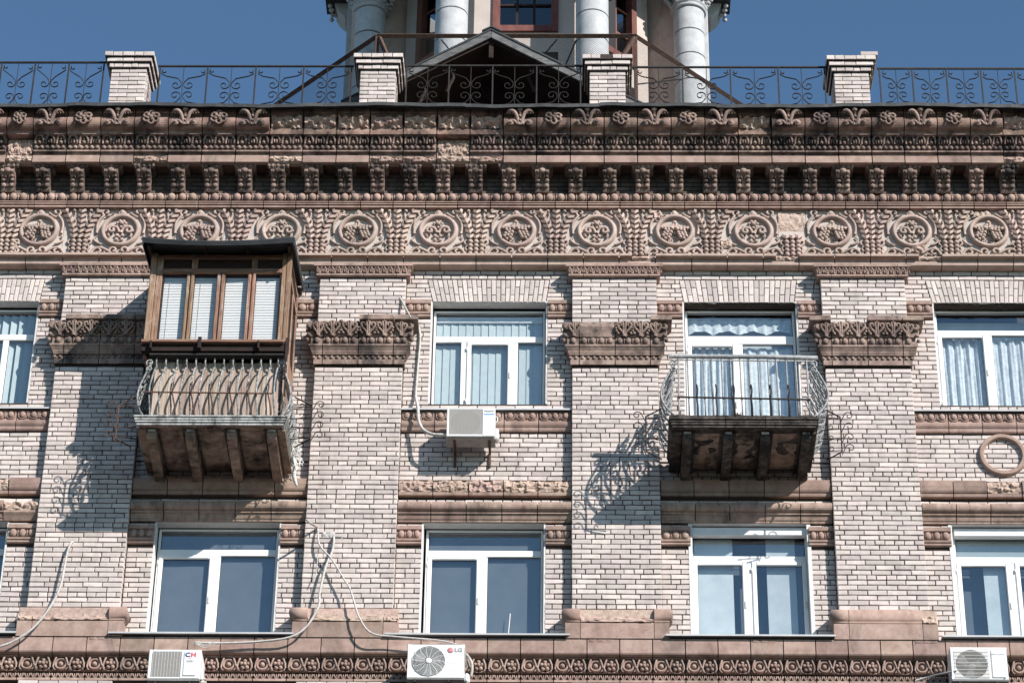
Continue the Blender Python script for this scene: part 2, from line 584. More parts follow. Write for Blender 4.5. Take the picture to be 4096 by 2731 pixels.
M['blue'] = plain('blue_print', (.16, .34, .62), .5)
M['palepink'] = plain('pale_pink_print', (.72, .52, .50), .5)
M['hose'] = stone('wrapped_pipe', (.42, .395, .37), (.58, .555, .53), 25, .8, (.24, .21, .19), .6, 12, .56, .35, 60, .05)
M['asphalt'] = stone('street_asphalt', (.05, .05, .05), (.08, .078, .075), 3, .95, rand=0)
M['paving'] = stone('pavement_stone', (.30, .255, .21), (.38, .325, .275), 3, .95, rand=0)
M['roof'] = stone('roof_felt', (.09, .09, .09), (.14, .135, .13), 3, .9, rand=0)
M['roofm'] = stone('dark_roof_metal', (.028, .032, .036), (.055, .058, .06), 5, .5, bump=.1, rand=.05)
M['insul'] = stone('torn_insulation', (.60, .60, .58), (.74, .74, .73), 20, .9, bump=.5, rand=.05)
M['mesh'] = plain('wire_mesh', (.06, .055, .05), .6, .3)

# ------------------------------------------------------------------ ground and building body
MB().box(-400, 400, -400, 400, -.5, 0).build('street', M['asphalt'], kind='structure')
MB().box(-60, 60, -6, -.6, 0.0, .14).build('pavement', M['paving'], kind='structure')
bm = MB()
bm.box(-14, 14, .95, 14, 0, 26.9)
bm.box(-14, -9.2, -.13, .95, 0, 26.9)
bm.box(8.2, 14, -.13, .95, 0, 26.9)
bm.box(-9.2, 8.2, .0, .95, 0, 17.2)
bm.build('building_wall', M['room'], kind='structure')
MB().prism([(-.42, 27.15), (-.1, 27.16), (14, 27.25), (14, 26.9), (-.42, 26.9)], -14, 14).build('roof', M['roof'], kind='structure')

# ------------------------------------------------------------------ brickwork
PITCH, ROW0 = 0.0755, 20.207
RB = random.Random(11)
_bc = {}


def brick_mesh(length, height, variant, mat='brick'):
    key = (round(length, 2), round(height, 3), variant, mat)
    if key not in _bc:
        r = random.Random(int(key[0] * 1000) * 31 + int(key[1] * 1000) * 7 + variant)
        mb = MB()
        l, h = key[0] / 2, height / 2
        mb.quad([(-l, -h), (l, -h), (l, h), (-l, h)], 0.0, .105, .0045, .0028, r)
        _bc[key] = (mb.mesh('brick', M[mat]), key[0])
    return _bc[key]


def lay(parent, x0, x1, yf, zb, h, name='brick', mat='brick'):
    """one brick with its front at yf"""
    L_ = x1 - x0
    if L_ < .022:
        return
    me, ml = brick_mesh(max(.03, L_), h, RB.randrange(5), mat)
    put(name, me, parent, ((x0 + x1) / 2, yf + RB.uniform(-.003, .003), zb + h / 2), scale=(L_ / ml, 1, 1), rot=(RB.uniform(-.012, .012), RB.uniform(-.006, .006), RB.uniform(-.012, .012)))


def rows(z0, z1):
    k0 = math.ceil((z0 - ROW0) / PITCH - .35)
    k = k0
    while ROW0 + k * PITCH + PITCH * .6 < z1:
        zb = max(ROW0 + k * PITCH, z0)
        zt = min(ROW0 + (k + 1) * PITCH, z1)
        if zt - zb > .03:
            yield k, zb, zt
        k += 1


def brickwork(parent, x0, x1, z0, z1, yf, holes=(), phase=0):
    for k, zb, zt in rows(z0, z1):
        zm = (zb + zt) / 2
        spans = [(x0, x1)]
        for h in holes:
            a, b = h[0], h[1]
            if callable(a):
                if not (h[2] < zm < h[3]):
                    continue
                a, b = a(zm), b(zm)
            elif not (h[2] < zm < h[3]):
                continue
            nx = []
            for s0, s1 in spans:
                if b <= s0 or a >= s1:
                    nx.append((s0, s1))
                else:
                    if a > s0:
                        nx.append((s0, a))
                    if b < s1:
                        nx.append((b, s1))
            spans = nx
        header = (k + phase) % 7 == 3
        for s0, s1 in spans:
            step = .13 if header else .26
            off = ((k + phase) % 2) * .13 if not header else ((k * 37) % 10) * .006
            if RB.random() < .25:
                off += .065
            x = s0
            nxt = s0 + (off if off > .03 else step)
            first = True
            while x < s1 - .02:
                e = nxt
                if e > s1 - .05:
                    e = s1
                e += 0 if e == s1 else RB.uniform(-.006, .006)
                lay(parent, x + (.002 if first else .006), e - (.002 if e >= s1 else .006), yf, zb + .007, zt - zb - .013)
                x = e
                nxt = x + step
                first = False


# ------------------------------------------------------------------ carved pieces shared by several parts
def egg_dart(mb, x0, w, n, y, zc, rx, rz, ry, darts=True, ringed=False):
    for i in range(n):
        cx = x0 + w * (i + .5) / n
        mb.sph((cx, y, zc), rx, ry, rz, 9, 6)
        if ringed:
            pts = [(cx + rx * 1.42 * math.cos(a), y + .004, zc + rz * .12 + rz * 1.28 * math.sin(a)) for a in [PI * (1.0 + t / 9 * 1.0) for t in range(10)]]
            pts = [(cx - rx * 1.42, y + .004, zc + rz * 1.1)] + pts + [(cx + rx * 1.42, y + .004, zc + rz * 1.1)]
            mb.tube(pts, rx * .2, 5)
        if darts and i < n:
            dx = x0 + w * (i + 1) / n
            if i < n - 1:
                mb.sph((dx, y + .008, zc), rx * .2, ry * .8, rz * 1.05, 5, 5)
            mb.sph((dx, y + .004, zc - rz * .5), rx * .3, ry * .4, rz * .25, 5, 4) if i < n - 1 and ringed else None


def acanthus(mb, cx, zb, h, w, y, lean=.05, detail=True):
    lean *= 1.7
    """pair of leaves curling outwards from a shared stem, leaning forward as they rise"""
    for sg in (-1, 1):
        pts = []
        for p in [(0.0, 0), (.10, .25), (.30, .45), (.42, .68)]:
            pts.append((cx + sg * p[0] * w, y - lean * p[1] * 1.2, zb + p[1] * h))
        sp = spiral(cx + sg * .27 * w, zb + h * .70, .16 * w, .05 * w, 0 if sg > 0 else PI, (1.5 * PI) if sg > 0 else -.5 * PI, 9)
        pts += [(a, y - lean * .9, b) for a, b in sp[1:]]
        mb.tube(pts, [h * .11] * (len(pts) - 3) + [h * .10, h * .08, h * .06], 6)
        mb.tube([(cx + sg * .06 * w, y - .005, zb), (cx + sg * .05 * w, y - lean * .6, zb + h * .5), (cx + sg * .10 * w, y - lean * 1.3, zb + h * .92)], [h * .07, h * .11, h * .07], 5)
        if detail:
            for t, dx in ((.18, .38), (.34, .47), (.52, .5)):
                mb.sph((cx + sg * dx * w, y - lean * t, zb + h * t), .10 * w, .026, h * .12, 6, 4)
    mb.sph((cx, y - lean * 1.1, zb + h * .93), .09 * w, .022, h * .08, 6, 4)


# capital of a pilaster -----------------------------------------------------------------------------
CAPP = [(0, 23.045), (.022, 23.045), (.022, 23.118), (.012, 23.124), (.012, 23.186), (.04, 23.19), (.045, 23.208), (.05, 23.215), (.058, 23.25), (.08, 23.288), (.095, 23.305), (.095, 23.33), (.07, 23.338), (.07, 23.455), (.088, 23.46), (.10, 23.52), (.12, 23.60), (.145, 23.665), (.19, 23.672), (.20, 23.68), (.20, 23.752), (.0, 23.756)]
CAPB = [p for p in CAPP if p[1] < 23.6] + [(.125, 23.61), (.11, 23.66), (.09, 23.70), (0, 23.72)]


def capital(pil, x0, x1, yf, state):
    """state: per block of four  i intact, t broken top, b broken leaves"""
    core = MB().box(x0, x1, yf + .02, .12, 23.046, 23.754).build('capital', M['mortar'], pil, (0, 0, 0))
    xs = [x0, x0 + .10, x0 + .60, x0 + 1.09, x1]
    for q in range(4):
        st = state[q]
        prof = CAPP if st == 'i' else CAPB
        g = .006
        mb = MB()
        a, b = xs[q] + (g if q else 0), xs[q + 1] - (g if q < 3 else 0)
        if q == 0:
            mb.sweep(prof, [(a, .10), (a, yf), (b, yf)])
            ea, eb = a - .06, b
        elif q == 3:
            mb.sweep(prof, [(a, yf), (b, yf), (b, .10)])
            ea, eb = a, b + .06
        else:
            mb.sweep(prof, [(a, yf), (b, yf)])
            ea, eb = a, b
        n = max(1, round((eb - ea) / .125))
        egg_dart(mb, ea, eb - ea, n, yf - .082, 23.395, .042, .052, .034)
        n = max(1, round((eb - ea) / .083))
        for i in range(n):
            mb.sph((ea + (eb - ea) * (i + .5) / n, yf - .016, 23.155), .026, .022, .028, 8, 5)
        if q in (0, 3):   # returns on the sides
            sx = (x0 - .075) if q == 0 else (x1 + .075)
            mb.sph((sx, yf + .02, 23.395), .034, .04, .05, 8, 5)
            mb.sph((sx + (.06 if q == 0 else -.06), yf + .05, 23.155), .022, .026, .028, 8, 5)
            sgn = -1 if q == 0 else 1
            cxc = (x0 - .10) if q == 0 else (x1 + .10)
            for w in (0, .05):
                sp = spiral(cxc - sgn * .03, 23.60, .075 - w * .5, .02, PI * .5 if sgn > 0 else PI * .5, PI * .5 + sgn * -2.6 * PI * .6, 10)
                mb.tube([(cxc + sgn * .01, yf - .075, 23.47), (cxc + sgn * .02, yf - .10, 23.55)] + [(u, yf - .13 - w * .2, v) for u, v in sp], .017, 5)
            mb.sph((cxc, yf - .11, 23.47), .035, .03, .03, 6, 4)
            mb.sph((cxc + sgn * .02, yf - .09, 23.40), .03, .03, .035, 6, 4)
            acanthus(mb, (x0 + .03) if q == 0 else (x1 - .03), 23.465, .19, .18, yf - .105, .035, False)
        elif st != 'b':
            acanthus(mb, a + .125, 23.465, .20, .235, yf - .105, .04)
            acanthus(mb, b - .125, 23.465, .20, .235, yf - .105, .04)
            mb.sph(((a + b) / 2, yf - .15, 23.665), .035, .03, .03, 7, 4)
            mb.sph(((a + b) / 2 - .035, yf - .14, 23.645), .022, .02, .02, 6, 4)
            mb.sph(((a + b) / 2 + .035, yf - .14, 23.645), .022, .02, .02, 6, 4)
        if st != 'i':
            rp = [(yf - .10, 23.53), (yf - .125, 23.62), (yf - .13, 23.68), (yf - .05, 23.735)]
            if st == 'b':
                rp = [(yf - .075, 23.46), (yf - .075, 23.54), (yf - .085, 23.62), (yf - .09, 23.69), (yf - .03, 23.735)]
            if q == 0:
                rr = MB()
            mb.rough(ea - (.06 if q == 0 else 0), eb + (.06 if q == 3 else 0), rp, .035, 12, 3, seed=q + x0, scale=16)
        mb.build('capital_block', M['capital'], core)
    return core


BANDP = [(0, 24.515), (.03, 24.515), (.05, 24.525), (.05, 24.552), (.035, 24.558), (.045, 24.60), (.065, 24.655), (.09, 24.662), (.09, 24.71), (0, 24.716)]


def band(pil, x0, x1, yf):
    core = MB().box(x0, x1, yf + .02, .1, 24.516, 24.714).build('impost_band', M['mortar'], pil)
    xs = [x0, x0 + .16, x0 + .62, x0 + 1.09, x1]
    for q in range(4):
        g = .003
        mb = MB()
        a, b = xs[q] + (g if q else 0), xs[q + 1] - (g if q < 3 else 0)
        path = [(a, yf), (b, yf)]
        if q == 0:
            path = [(a, .09)] + path
        if q == 3:
            path = path + [(b, .09)]
        mb.sweep(BANDP, path)
        ea, eb = a - (.06 if q == 0 else 0), b + (.06 if q == 3 else 0)
        n = max(1, round((eb - ea) / .095))
        for i in range(n):
            cx = ea + (eb - ea) * (i + .5) / n
            for sg in (-1, 1):
                mb.tube([(cx + sg * .008, yf - .05, 24.56), (cx + sg * .012, yf - .075, 24.60), (cx + sg * .034, yf - .09, 24.64), (cx + sg * .046, yf - .088, 24.622)], [.010, .012, .011, .008], 5)
            mb.sph((cx + .047, yf - .055, 24.585), .012, .02, .022, 6, 4)
        mb.build('band_block', M['terra'], core)


# ------------------------------------------------------------------ pilasters
PX = [(-7.168, -5.934), (-3.541, -2.315), (.043, 1.238), (3.558, 4.747)]
PLAB = ['leftmost brick pilaster, crossed by the shadow of the timber enclosed balcony',
        'brick pilaster between the timber enclosed balcony and the vertical-blind window',
        'brick pilaster left of the open iron balcony, its railing shadow falling across it',
        'rightmost brick pilaster, right of the open iron balcony, with an unbroken base roll']
CAPS = ['tiii', 'ttii', 'tbti', 'itii']
BASES = ['bbi', 'ibb', 'ibi', 'iib']
YP = -.14
for q, (x0, x1) in enumerate(PX):
    t = thing('brick_pilaster', PLAB[q], 'pilaster', (x0, YP, 17.8), 'brick pilasters between the window bays')
    core = MB().box(x0 + .018, x1 - .018, YP + .02, .3, 18.77, 24.74).box(x0 + .018, x1 - .018, YP + .02, .3, 17.4, 18.165).build('mortar_bed', M['mortar'], t)
    brickwork(t, x0, x1, 17.85, 18.16, YP, phase=q)
    brickwork(t, x0, x1, 19.20, 23.045, YP, phase=q)
    brickwork(t, x0, x1, 23.757, 24.515, YP, phase=q)
    capital(t, x0, x1, YP, CAPS[q])
    band(t, x0, x1, YP)
    # base: rolled moulding on a plain plinth
    bx0, bx1 = x0 - .085, x1 + .085
    xs = [bx0, bx0 + .2, bx1 - .2, bx1]
    for j in range(3):
        a, b = xs[j] + (.004 if j else 0), xs[j + 1] - (.004 if j < 2 else 0)
        yo = -.215
        path = [(a, yo), (b, yo)]
        if j == 0:
            path = [(a, -.02)] + path
        if j == 2:
            path = path + [(b, -.02)]
        MB().sweep([(0, 18.762), (0, 18.985), (-.01, 18.994), (-.2, 18.996)], path).build('plinth_block', M['terra'], t)
        rollp = [(-.01, 18.997), (.0, 19.0), (.004, 19.018)] + [(.0 + .048 * math.cos(v), 19.108 + .085 * math.sin(v)) for v in [(-.5 + i / 10) * PI for i in range(11)]] + [(-.06, 19.198)]
        if BASES[q][j] == 'i':
            mb = MB().sweep(rollp, path)
            mb.s = [True] * len(mb.s)
        else:
            mb = MB().rough(a, b, [(yo - .01, 18.998), (yo - .005, 19.03), (yo + .02, 19.09), (yo + .03, 19.15), (yo + .06, 19.2)], .035, 18, 3, seed=q * 3 + j, scale=16)
        mb.build('base_moulding', M['terra'] if BASES[q][j] == 'i' else M['broken'], t)
    MB().box(bx0 + .01, bx1 - .01, -.20, .1, 18.77, 19.19).build('base_core', M['broken'], t)

# ------------------------------------------------------------------ windows
def pane(parent, x0, x1, z0, z1, y, mat='glass'):
    mb = MB().box(x0, x1, y, y + .006, z0, z1)
    g = mb.build('pane', M[mat], parent)
    gb = MB()
    w = .008
    gb.box(x0, x1, y - .005, y - .001, z1 - w, z1)
    gb.box(x0, x0 + w, y - .005, y - .001, z0, z1 - w)
    gb.box(x1 - w, x1, y - .005, y - .001, z0, z1 - w)
    gb.build('gasket', M['gasket'], parent)
    return g


def frame_rect(mb, x0, x1, z0, z1, w, y0, y1, b=.006, bottom=True):
    """four bars with mitre-free butt joints"""
    mb.bbox(x0, x0 + w, y0, y1, z0, z1, b)
    mb.bbox(x1 - w, x1, y0, y1, z0, z1, b)
    mb.bbox(x0 + w - .001, x1 - w + .001, y0 + .0005, y1, z1 - w, z1 - .0005, b)
    if bottom:
        mb.bbox(x0 + w - .001, x1 - w + .001, y0 + .0005, y1, z0 + .0005, z0 + w, b)


def window(wall, x0, x1, z0, z1, ztr, sashes, mullions, yw=.16, mat='pvc', fw=.035, trh=.10, label=None, glassm='glass'):
    """x0..x1, z0..z1 outer frame; ztr top of the transom; sashes opening lights (x0,x1); mullions (x0,x1)"""
    w = MB()
    frame_rect(w, x0, x1, z0, z1, fw, yw, yw + .07, .008)
    w.bbox(x0 + fw, x1 - fw, yw + .002, yw + .06, ztr - trh, ztr, .008)
    for a, b in mullions:
        w.bbox(a, b, yw + .001, yw + .06, z0 + fw, ztr - trh, .008)
    wo = w.build('window', M[mat], wall, label=label)
    pane(wo, x0 + fw, x1 - fw, ztr, z1 - fw, yw + .03, glassm)
    edges = [x0 + fw]
    for a, b in mullions:
        edges += [a, b]
    edges.append(x1 - fw)
    for i in range(0, len(edges), 2):
        a, b = edges[i], edges[i + 1]
        op = any(abs((s[0] + s[1]) / 2 - (a + b) / 2) < .06 for s in sashes)
        if op:
            s = MB()
            frame_rect(s, a - .012, b + .012, z0 + fw - .01, ztr - trh + .012, .065, yw - .018, yw + .03, .012)
            s.build('sash', M[mat], wo)
            hd = MB().bbox(b - .03, b - .005, yw - .03, yw - .016, (z0 + ztr - trh) / 2 - .05, (z0 + ztr - trh) / 2 + .05, .004)
            for zz in (z0 + .15, ztr - trh - .12):
                hd.bbox(a - .02, a + .0, yw - .028, yw - .012, zz - .03, zz + .03, .004)
            hd.build('hinge', M['acgrille'], wo)
            pane(wo, a + .05, b - .05, z0 + fw + .05, ztr - trh - .05, yw + .01, glassm)
        else:
            pane(wo, a, b, z0 + fw, ztr - trh, yw + .03, glassm)
    return wo


def reveal(wall, x0, x1, z0, z1, mat, yb=.165, t=.022, y0=.004):
    """rendered cheeks and head lining of the opening; x0..x1 clear width"""
    mb = MB()
    mb.box(x0 - t, x0, y0, yb, z0, z1)
    mb.box(x1, x1 + t, y0, yb, z0, z1)
    mb.box(x0 - t, x1 + t, y0 + .002, yb, z1, z1 + t)
    mb.build('reveal', M[mat], wall)


def curtain(wo, x0, x1, z0, z1, y, mat='lace', amp=.018, waves=7, seed=0, hem=0.0):
    r = random.Random(seed)
    nx, nz = 60, 10
    vs, fs = [], []
    ph = r.random() * 6
    for j in range(nz + 1):
        for i in range(nx + 1):
            u = i / nx
            f = math.sin(u * waves * 2 * PI + ph + .6 * math.sin(j * .5)) + .5 * math.sin(u * waves * 4.7 * PI + ph * 2)
            zb = z0 + (hem * abs(math.sin(u * PI * 4)) if hem else 0)
            vs.append((x0 + (x1 - x0) * u, y + f * amp, zb + (z1 - zb) * j / nz))
    for j in range(nz):
        for i in range(nx):
            a = j * (nx + 1) + i
            fs.append((a, a + 1, a + nx + 2, a + nx + 1))
    return MB().add(vs, fs, True).build('curtain', M[mat], wo)


def vblinds(wo, x0, x1, z0, z1, y, w=.125, ang=.25, seed=0):
    r = random.Random(seed)
    n = int((x1 - x0) / (w * .9)) + 1
    for i in range(n):
        cx = x0 + (i + .5) * (x1 - x0) / n
        a = ang + r.uniform(-.05, .05)
        dx, dy = math.cos(a) * w / 2, math.sin(a) * w / 2
        mb = MB().prism_z([(cx - dx, y - dy), (cx + dx, y + dy), (cx + dx, y + dy + .002), (cx - dx, y - dy + .002)], z0, z1)
        mb.build('blind_slat', M['vblind'], wo)


def voussoirs(wall, tl, tr, bl, br, z0, z1, n, yf=-.006, clip=None):
    r = random.Random(int(abs(tl) * 100))
    me_i = 0
    for i in range(n):
        def X(t, u):
            return (tl + (tr - tl) * u) * t + (bl + (br - bl) * u) * (1 - t)
        u0, u1 = i / n, (i + 1) / n
        cut = .66 if i % 2 == 0 else .33
        cut += r.uniform(-.02, .02)
        for t0, t1 in ((0, cut), (cut, 1)):
            g = .0045
            q = [(X(t0, u0) + g, z0 + (z1 - z0) * t0 + g), (X(t0, u1) - g, z0 + (z1 - z0) * t0 + g), (X(t1, u1) - g, z0 + (z1 - z0) * t1 - g), (X(t1, u0) + g, z0 + (z1 - z0) * t1 - g)]
            mb = MB().quad([(a, b) for a, b in q], yf + r.uniform(-.003, .003), .1, .004, .0015, r)
            mb.build('arch_brick', M['brick'], wall)


def moulding(wall, joints, prof, name, mat='terra', broken=(), brk=None, xl=None, xr=None, seed=0):
    js = list(joints)
    for i in range(len(js) - 1):
        a, b = js[i] + .006, js[i + 1] - .006
        if i in broken:
            mb = MB()
            mb.prism(brk[0], a, b)
            o_ = mb.build(name, M['streaked'], wall)
            MB().rough(a, b, brk[1], .05, 18, 4, seed=seed + i, scale=13).build('broken_face', M['broken'], o_)
        else:
            mb = MB().prism(prof, a, b)
            mb.build(name, M[mat], wall)


# small egg moulding beside the windows, sill mouldings, string mouldings
IMP = lambda zb: [(.1, zb), (-.02, zb), (-.03, zb + .01), (-.03, zb + .032), (-.018, zb + .036), (-.04, zb + .05), (-.045, zb + .075), (-.018, zb + .085), (-.015, zb + .20), (-.05, zb + .215), (-.055, zb + .27), (.1, zb + .278)]


def impost(wall, x0, x1, zb, n=3):
    mb = MB().prism(IMP(zb), x0, x1)
    egg_dart(mb, x0 + .01, x1 - x0 - .02, n, -.024, zb + .148, (x1 - x0) / n * .40, .062, .036)
    for i in range(1, n):
        dx = x0 + .01 + (x1 - x0 - .02) * i / n
        for sg in (-1, 1):
            mb.tube([(dx + sg * .003, -.03, zb + .14), (dx + sg * .02, -.03, zb + .095)], .006, 4)
        mb.sph((dx, -.035, zb + .145), .011, .012, .014, 5, 4)
    mb.build('egg_moulding', M['terra'], wall)


SILLP = [(.1, 22.03), (-.03, 22.03), (-.04, 22.045), (-.045, 22.085), (-.055, 22.095), (-.07, 22.12), (-.075, 22.15), (-.06, 22.155), (-.06, 22.18), (-.04, 22.185), (-.045, 22.335), (.1, 22.335)]
STR1 = [(.1, 21.005), (-.05, 21.005), (-.055, 21.02), (-.06, 21.05), (-.075, 21.06), (-.09, 21.085), (-.105, 21.15), (-.11, 21.225), (-.09, 21.238), (.1, 21.24)]
STR1B = ([(.1, 21.005), (-.05, 21.005), (-.055, 21.02), (-.06, 21.05), (-.04, 21.06), (.1, 21.06)], [(-.06, 21.055), (-.075, 21.10), (-.08, 21.17), (-.05, 21.23), (.0, 21.24)])
STR2 = [(.1, 20.605), (-.02, 20.605), (-.025, 20.625), (-.04, 20.64), (-.055, 20.675), (-.06, 20.70), (-.085, 20.705), (-.085, 20.728), (-.10, 20.733)] + [(-.09 - .055 * math.cos(a) + .0, 20.805 + .07 * math.sin(a)) for a in [(-.5 + i / 8) * PI for i in range(9)]] + [(.1, 20.88)]


def sill_mould(wall, joints):
    for i in range(len(joints) - 1):
        a, b = joints[i] + .006, joints[i + 1] - .006
        mb = MB().prism(SILLP, a, b)
        egg_dart(mb, a, b - a, 3, -.055, 22.262, .044, .052, .03, True, True)
        mb.build('sill_moulding', M['terra'], wall)


def sill(wall, x0, x1, z, yb, yf):
    mb = MB()
    mb.prism([(yb, z + .03), (yf, z + .012), (yf, z - .012), (yf + .004, z - .012), (yf + .004, z + .006), (yb, z + .024)], x0, x1)
    mb.build('sill', M['sill'], wall)


def mortar(wall, boxes):
    mb = MB()
    for x0, x1, z0, z1 in boxes:
        mb.box(x0, x1, .02, .4, z0, z1)
    mb.build('mortar_bed', M['mortar'], wall)


ZU0, ZU1, ZL0, ZL1 = 22.50, 24.19, 18.82, 20.60


def bay(label, x0, x1, up, lo, upper_arch=None, arch_n=25, phase=0, upz=(ZU0, ZU1)):
    t = thing('brick_wall', label, 'wall', (x0, 0, 17.8), 'brick walls of the window bays')
    bx = []
    zz = [17.4]
    # the mortar ground as strips round the two openings
    bx.append((x0, x1, 17.4, ZL0))
    bx += [(x0, lo[0] - .022, ZL0, ZL1), (lo[1] + .022, x1, ZL0, ZL1)]
    bx.append((x0, x1, ZL1 + .022, upz[0]))
    bx += [(x0, up[0] - .022, upz[0], upz[1]), (up[1] + .022, x1, upz[0], upz[1])]
    bx.append((x0, x1, upz[1] + .022, 24.74))
    mortar(t, [b for b in bx if b[1] - b[0] > .01])
    holes = [(up[0] - .015, up[1] + .015, upz[0], upz[1]), (lo[0] - .015, lo[1] + .015, ZL0, ZL1)]
    if upper_arch:
        tl, tr, bl, br = upper_arch
        fl = lambda z: bl + (tl - bl) * (z - 24.19) / .385 - .004
        fr = lambda z: br + (tr - br) * (z - 24.19) / .385 + .004
        holes.append((fl, fr, 24.15, 24.575))
        voussoirs(t, tl, tr, bl, br, 24.19, 24.575, arch_n)
    return t, holes


def bay_bricks(t, x0, x1, up, lo, holes, upz=(ZU0, ZU1), sillrow=True, phase=0):
    for a, b in ((x0, up[0] - .02), (up[1] + .02, x1)):
        if b - a > .1:
            impost(t, a + .003, b - .003, 23.928, 3 if b - a > .3 else 2)
            holes.append((a, b, 23.90, 24.21))
    for a, b in ((x0, lo[0] - .02), (lo[1] + .02, x1)):
        if b - a > .1:
            impost(t, a + .003, b - .003, 20.262, 3 if b - a > .3 else 2)
            holes.append((a, b, 20.24, 20.545))
    brickwork(t, x0, x1, 17.85, 18.16, 0, phase=phase)
    brickwork(t, x0, x1, 18.80, 20.60, 0, holes, phase)
    brickwork(t, x0, x1, 20.882, 21.005, 0, phase=phase)
    brickwork(t, x0, x1, 21.243, 22.028 if sillrow else upz[0], 0, holes, phase)
    brickwork(t, x0, x1, 22.372 if sillrow else upz[0], 24.735, 0, holes, phase)

# bay with the vertical-blind window and the slatted air conditioner ------------------------------------
x0, x1 = PX[1][1], PX[2][0]
up, lo = (-1.935, -.325), (-1.955, -.332)
wC, holes = bay('brick wall between the two middle pilasters, holding the vertical-blind window', x0, x1, up, lo, (-2.019, -.279, -1.934, -.33), 25)
bay_bricks(wC, x0, x1, up, lo, holes, phase=1)
reveal(wC, up[0], up[1], ZU0, ZU1, 'greyplaster')
wo = window(wC, -1.92, -.335, 22.49, 24.15, 23.715, [(-1.43, -.814)], [(-1.525, -1.43), (-.814, -.72)], label='white window with pale vertical blinds')
MB().bbox(-1.88, -.375, .215, .245, 23.98, 24.08, .006).build('blind_box', M['acwhite'], wo)
vblinds(wo, -1.88, -.375, 23.70, 23.985, .25, ang=.12, seed=1)
vblinds(wo, -1.88, -.375, 22.5, 23.62, .25, ang=.12, seed=2)
sill(wC, x0 + .002, x1 - .002, 22.352, .16, -.10)
sill_mould(wC, [-2.312, -1.85, -1.384, -.891, -.415, .040])
moulding(wC, [-2.312, -1.844, -1.355, -.885, -.417, .040], STR1, 'string_block', broken=(0, 1, 2, 3, 4), brk=STR1B, seed=3)
moulding(wC, [-2.312, -1.86, -1.382, -.9, -.422, .040], STR2, 'ovolo_block', 'streaked')
reveal(wC, lo[0], lo[1], ZL0, ZL1, 'plaster')
wo = window(wC, -1.925, -.338, 18.80, 20.585, 20.27, [(-1.87, -1.187)], [(-1.187, -1.089)], label='white window with a plain dark blue reflection and a thin rod on its right pane')
MB().bbox(-1.89, -.37, .235, .24, 18.83, 20.56, .001).build('roller_blind', M['roller'], wo)
MB().tube([(-.80, .15, 18.84), (-.795, .15, 19.0), (-.772, .15, 19.31)], .005, 5).build('thin_rod', M['pvc'], wo)
sill(wC, -2.40, .02, 18.795, .16, -.26)

# bay behind the timber enclosed balcony ------------------------------------------------------------
x0, x1 = PX[0][1], PX[1][0]
up, lo = (-5.45, -4.05), (-5.565, -3.9)
wB, holes = bay('brick wall behind the timber enclosed balcony, a plain dark window beneath', x0, x1, up, lo, (-5.55, -3.95, -5.45, -4.05), 23, upz=(21.55, 24.19))
bay_bricks(wB, x0, x1, up, lo, holes, upz=(21.55, 24.19), sillrow=False)
reveal(wB, up[0], up[1], 21.55, ZU1, 'greyplaster')
window(wB, -5.44, -4.06, 21.56, 24.16, 23.5, [], [(-4.79, -4.71)], label='white balcony door inside the timber enclosure')
moulding(wB, [-5.93, -5.455, -4.973, -4.483, -3.996, -3.545], STR1, 'string_block')
moulding(wB, [-5.93, -5.479, -4.997, -4.507, -4.02, -3.545], STR2, 'ovolo_block', 'streaked')
reveal(wB, lo[0], lo[1], ZL0, ZL1, 'plaster')
wo = window(wB, -5.55, -3.915, 18.80, 20.585, 20.27, [(-5.5, -4.79)], [(-4.786, -4.686)], label='white window under the timber enclosed balcony')
MB().bbox(-5.52, -3.94, .235, .24, 18.83, 20.56, .001).build('roller_blind', M['roller'], wo)
sill(wB, -6.03, -3.60, 18.795, .16, -.26)

# bay behind the open iron balcony ------------------------------------------------------------------
x0, x1 = PX[2][1], PX[3][0]
up, lo = (1.625, 3.205), (1.66, 3.20)
wD, holes = bay('brick wall behind the open iron balcony, between the two right-hand pilasters', x0, x1, up, lo, (1.56, 3.231, 1.622, 3.185), 22, upz=(21.55, 24.19))
bay_bricks(wD, x0, x1, up, lo, holes, upz=(21.55, 24.19), sillrow=False, phase=3)
reveal(wD, up[0], up[1], 21.55, ZU1, 'plaster')
MB().rough(1.63, 3.20, [(.0, 24.192), (.03, 24.17), (.09, 24.165), (.15, 24.18)], .035, 40, 3, seed=77, scale=9).build('rotten_arch_edge', M['mortar'], wD)
MB().rough(5.16, 6.7, [(.0, 24.192), (.03, 24.17), (.09, 24.165), (.15, 24.18)], .035, 40, 3, seed=78, scale=9).build('rotten_arch_edge', M['mortar'], wD)
wo = window(wD, 1.64, 3.195, 21.56, 24.165, 23.735, [(1.70, 2.35)], [(2.348, 2.444)], trh=.14, label='white lace-curtained balcony door behind the iron railing')
curtain(wo, 1.68, 3.16, 23.80, 24.06, .25, 'lace', .012, 9, 1, .07)
curtain(wo, 1.69, 2.35, 21.6, 23.58, .25, 'lace', .022, 6, 2)
curtain(wo, 2.44, 3.16, 21.6, 23.58, .255, 'lace', .016, 4, 3)
MB().bbox(1.68, 3.16, .34, .345, 21.6, 24.12, .001).build('curtain', M['sheet'], wo)
MB().tube([(1.68, .27, 24.09), (3.16, .27, 24.09)], .012, 6).build('curtain_rail', M['pvc'], wo)
moulding(wD, [1.243, 1.698, 2.171, 2.648, 3.121, 3.553], STR1, 'string_block')
moulding(wD, [1.243, 1.707, 2.171, 2.646, 3.122, 3.553], STR2, 'ovolo_block', 'streaked')
reveal(wD, lo[0], lo[1], ZL0, ZL1, 'plaster', t=.05, y0=-.005)
wo = window(wD, 1.64, 3.215, 18.80, 20.59, 20.20, [(1.68, 2.37), (2.47, 3.17)], [(2.375, 2.463)], label='white window with two opening sashes and a roller box, under the open iron balcony')
